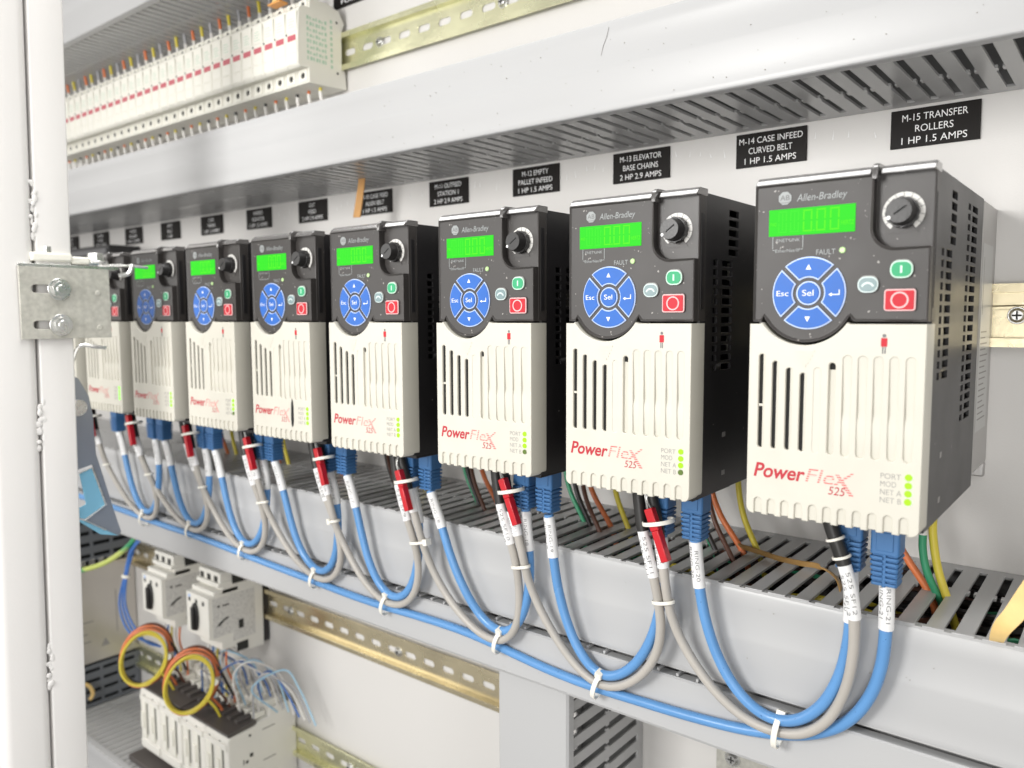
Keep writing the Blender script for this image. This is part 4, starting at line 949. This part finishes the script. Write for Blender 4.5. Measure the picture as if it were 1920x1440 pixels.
# ------------------------------------------------------------------ power supply at far left, black device above
t = thing('power_supply', 'metal cased power supply with slotted dark ends, behind the white frame post', 'power supply')
m = MB(); m.box(-1080, -962, -125, -1, -380, -244); m.build('case', M_psu, t, bevel=1.5)
def vent(x, y0, y1, z0, z1, th=2, rows=4):
    H = []; dz = (z1 - z0) / rows
    for i in range(rows):
        for j in range(5):
            yy = y0 + 5 + j * (y1 - y0 - 8) / 5; H.append((yy, yy + (y1 - y0 - 8) / 5 - 4, z0 + dz * i + dz * .3, z0 + dz * i + dz * .62))
    return H
m = MB(); m.perf(vent(0, -140, -2, -236, -158, rows=5), -140, -2, -236, -158, lambda u, v, w: (-958 - w, u, v), 3); m.box(-1080, -961.2, -140, -136, -236, -158); m.build('upper_vent', M_slate, t, bevel=.6)
m = MB(); m.perf(vent(0, -128, -2, -438, -381, rows=4), -128, -2, -438, -381, lambda u, v, w: (-958 - w, u, v), 3); m.box(-1080, -961.2, -128, -124, -438, -381); m.build('lower_vent', M_slate, t, bevel=.6)
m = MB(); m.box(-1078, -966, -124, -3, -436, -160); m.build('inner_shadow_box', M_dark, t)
m = MB()
for i in range(9):
    for j in range(2): m.prism([(-112 + i * 12, -241 + j * 4), (-105 + i * 12, -239.6 + j * 4), (-105 + i * 12, -238 + j * 4), (-112 + i * 12, -239.4 + j * 4)], 'x', -961.8, -957)
m.build('top_grille', M_zinc, t)
m = MB()
for i in range(7): m.box(-961.9, -961.7, -112, -60 - (i * 13 % 30), -322 - i * 5.5, -320.5 - i * 5.5)
m.box(-961.9, -961.7, -30, -28.8, -345, -285); m.prism([(-52, -360), (-40, -360), (-46, -349)], 'x', -961.9, -961.7); m.build('rating_print', M_mid, t)
m = MB(); m.tube(catmull([(-950, -90, -404), (-946, -84, -398), (-946, -76, -404), (-948, -72, -416), (-952, -74, -424)], 2), 2.4, 8); tag(m.build('tape_curl', M_tape), 'curl of tan tape on the dark vent of the power supply', 'tape')
t = thing('ribbed_device', 'black ribbed device on the panel behind the farthest drives', 'electrical device')
m = MB(); m.box(-1120, -905, -42, -1, 120, 186); m.build('body', M_black, t, bevel=1)
m = MB()
for k in range(6): m.box(-1119, -906, -46, -42, 122 + k * 10.5, 129 + k * 10.5)
m.build('front_rib', mat('dark grey plastic', (.10, .10, .105), .4), t, bevel=.8)

# ------------------------------------------------------------------ cabinet frame post with latch hardware
t = thing('frame_post', 'white painted steel frame post with weld beads along its seam, down the left edge', 'frame post', (-515, 0, 0))
def P2(y): return y
m = MB(); m.prism(rrect(-46, 0, -311, -276.5, 7, 6), 'z', -420, 520); m.build('tube', M_post, t, angle=60)
m = MB(); m.prism(rrect(-22, -1.2, -275.6, -250.5, 1.5, 4), 'z', -420, 520); m.build('flange', M_post, t, angle=60)
for z0, z1 in ((150, 196), (-6, 30), (-196, -158)):
    m = MB(); n = int((z1 - z0) / 2.2)
    for i in range(n): m.sphere((-1.5 + random.uniform(-.5, .5), -276.0 + random.uniform(-2.2, 2.2), z0 + i * 2.2 + random.uniform(-1.5, 1.5)), random.uniform(1.1, 2.7), 0, (.3, random.uniform(.6, 1.2), random.uniform(.8, 1.6)))
    m.build('weld_bead', M_post, t)
t.rotation_euler = (R(-1.0), 0, 0); t.location = Vector((-511.4, -1.4, -4.4)) * S
# latch bracket
t = thing('latch_bracket', 'galvanised latch bracket with two slotted bolt holes, bolted to the frame post', 'bracket')
sl = [rrect(-280.5, -262.0, 111.0, 117.2, 3, 4), rrect(-280.5, -262.0, 84.0, 90.2, 3, 4)]
me = curve_plate([(-288.5, 76.5), (-223.5, 76.5), (-223.5, 130.5), (-288.5, 130.5)], sl, 1.1, .35)
m = MB(); m.mesh(me, lambda c: (-509.5 + c.z, c.x, c.y)); m.build('plate', M_galv, t, angle=30)
m = MB(); m.box(-527, -508.4, -288.5, -216, 130.5, 132.7); m.prism([(-530, -222), (-508.4, -222), (-505, -214), (-512, -206), (-528, -208)], 'z', 132.9, 135.0)
m.tube(catmull([(-512, -214, 126), (-508, -208, 128), (-506, -206, 133), (-512, -203, 134.5)], 1.5), 2.0, 8); m.tube([(-512, -206, 134.5), (-512, -190, 133.5)], 1.2, 8); m.build('flange', M_zinc, t, bevel=.5)
for y, z in ((-261.2, 113.9), (-261.2, 86.9)):
    q = MB(); q.cyl((-508.4, y, z), (1, 0, 0), 8.3, 8.3, 1.2, 28); q.cyl((-507.2, y, z), (1, 0, 0), 6.9, 6.7, 3.4, 6); q.cyl((-503.8, y, z), (1, 0, 0), 3.6, 3.4, .9, 20); q.build('bolt', M_zinc, t, bevel=.4)
m = MB()
for z in (111.5, 84.5): m.cyl((-508.6, -232.6, z), (1, 0, 0), 2.3, 2.0, .7, 16)
m.build('rivet', M_galv, t, bevel=.3)
m = MB(); m.prism([(-525, -279), (-509, -279), (-509, -250), (-525, -250)], 'z', 135, 141.5); m.prism([(-524, -249.5), (-511, -249.5), (-511, -236), (-524, -236)], 'z', 134, 139.6); m.build('nylon_pad', M_cream, t, bevel=1.5)
m = MB(); m.cyl((-517, -266, 141.5), (0, 0, 1), 5.6, 5.6, 5, 6); m.build('top_bolt', M_zinc, t, bevel=.4); m = MB(); m.cyl((-518, -229, 135), (0, 0, 1), 9.5, 9, 2.2, 28); m.cyl((-518, -229, 137.2), (0, 0, 1), 6.6, 6.2, 6.2, 6); m.build('top_bolt', M_zinc, t, bevel=.4)
# latch lever
t = thing('latch_lever', 'blue grey latch lever with pointed end and light blue reflection, below the bracket', 'latch lever')
m = MB(); m.prism([(-252, 48), (-246, 44), (-239, 30), (-236.5, 14), (-235.5, -18), (-230, -40), (-224, -65), (-218.5, -86), (-221, -89), (-232, -82), (-247, -73), (-246, -70), (-229, -60.5), (-239, -26), (-252, -29)], 'x', -521, -519)
m.build('lever_plate', M_lever, t, bevel=.5)
m = MB(); m.prism([(-250, -31), (-240, -28), (-231, -60), (-247.5, -69), (-262, -63), (-246, -57)], 'x', -518.4, -517.4); m.prism([(-258, -65), (-247.5, -70.5), (-222, -88), (-236, -84)], 'x', -518.4, -517.2); m.build('blue_reflection_plate', M_bluerefl, t, bevel=.4)  # blue reflection in the polished sheet, put into the plate colour
m = MB(); m.tube([(-517, -250, -31), (-517, -240, -28), (-517, -231, -60), (-517, -247.5, -70), (-517, -232, -81)], .7, 6); m.build('bright_edge', M_zinc, t)
m = MB(); me = curve_plate(circ(-247.5, 21, 6.6, 28), [circ(-247.5, 21, 5.8, 28)], .5, .1); m.mesh(me, lambda c: (-518.6 + c.z, c.x, c.y)); m.cyl((-519.2, -247.5, 21), (1, 0, 0), 5.7, 5.7, .4, 24); m.build('round_boss', M_zinc, t)
m = MB(); m.tube(catmull([(-519, -252.5, 46), (-519, -250, 57), (-519, -246, 68), (-518, -241, 70.5), (-515, -233, 69), (-514, -226, 68)], 2), 1.5, 8); m.build('wire_hook', M_zinc, t)
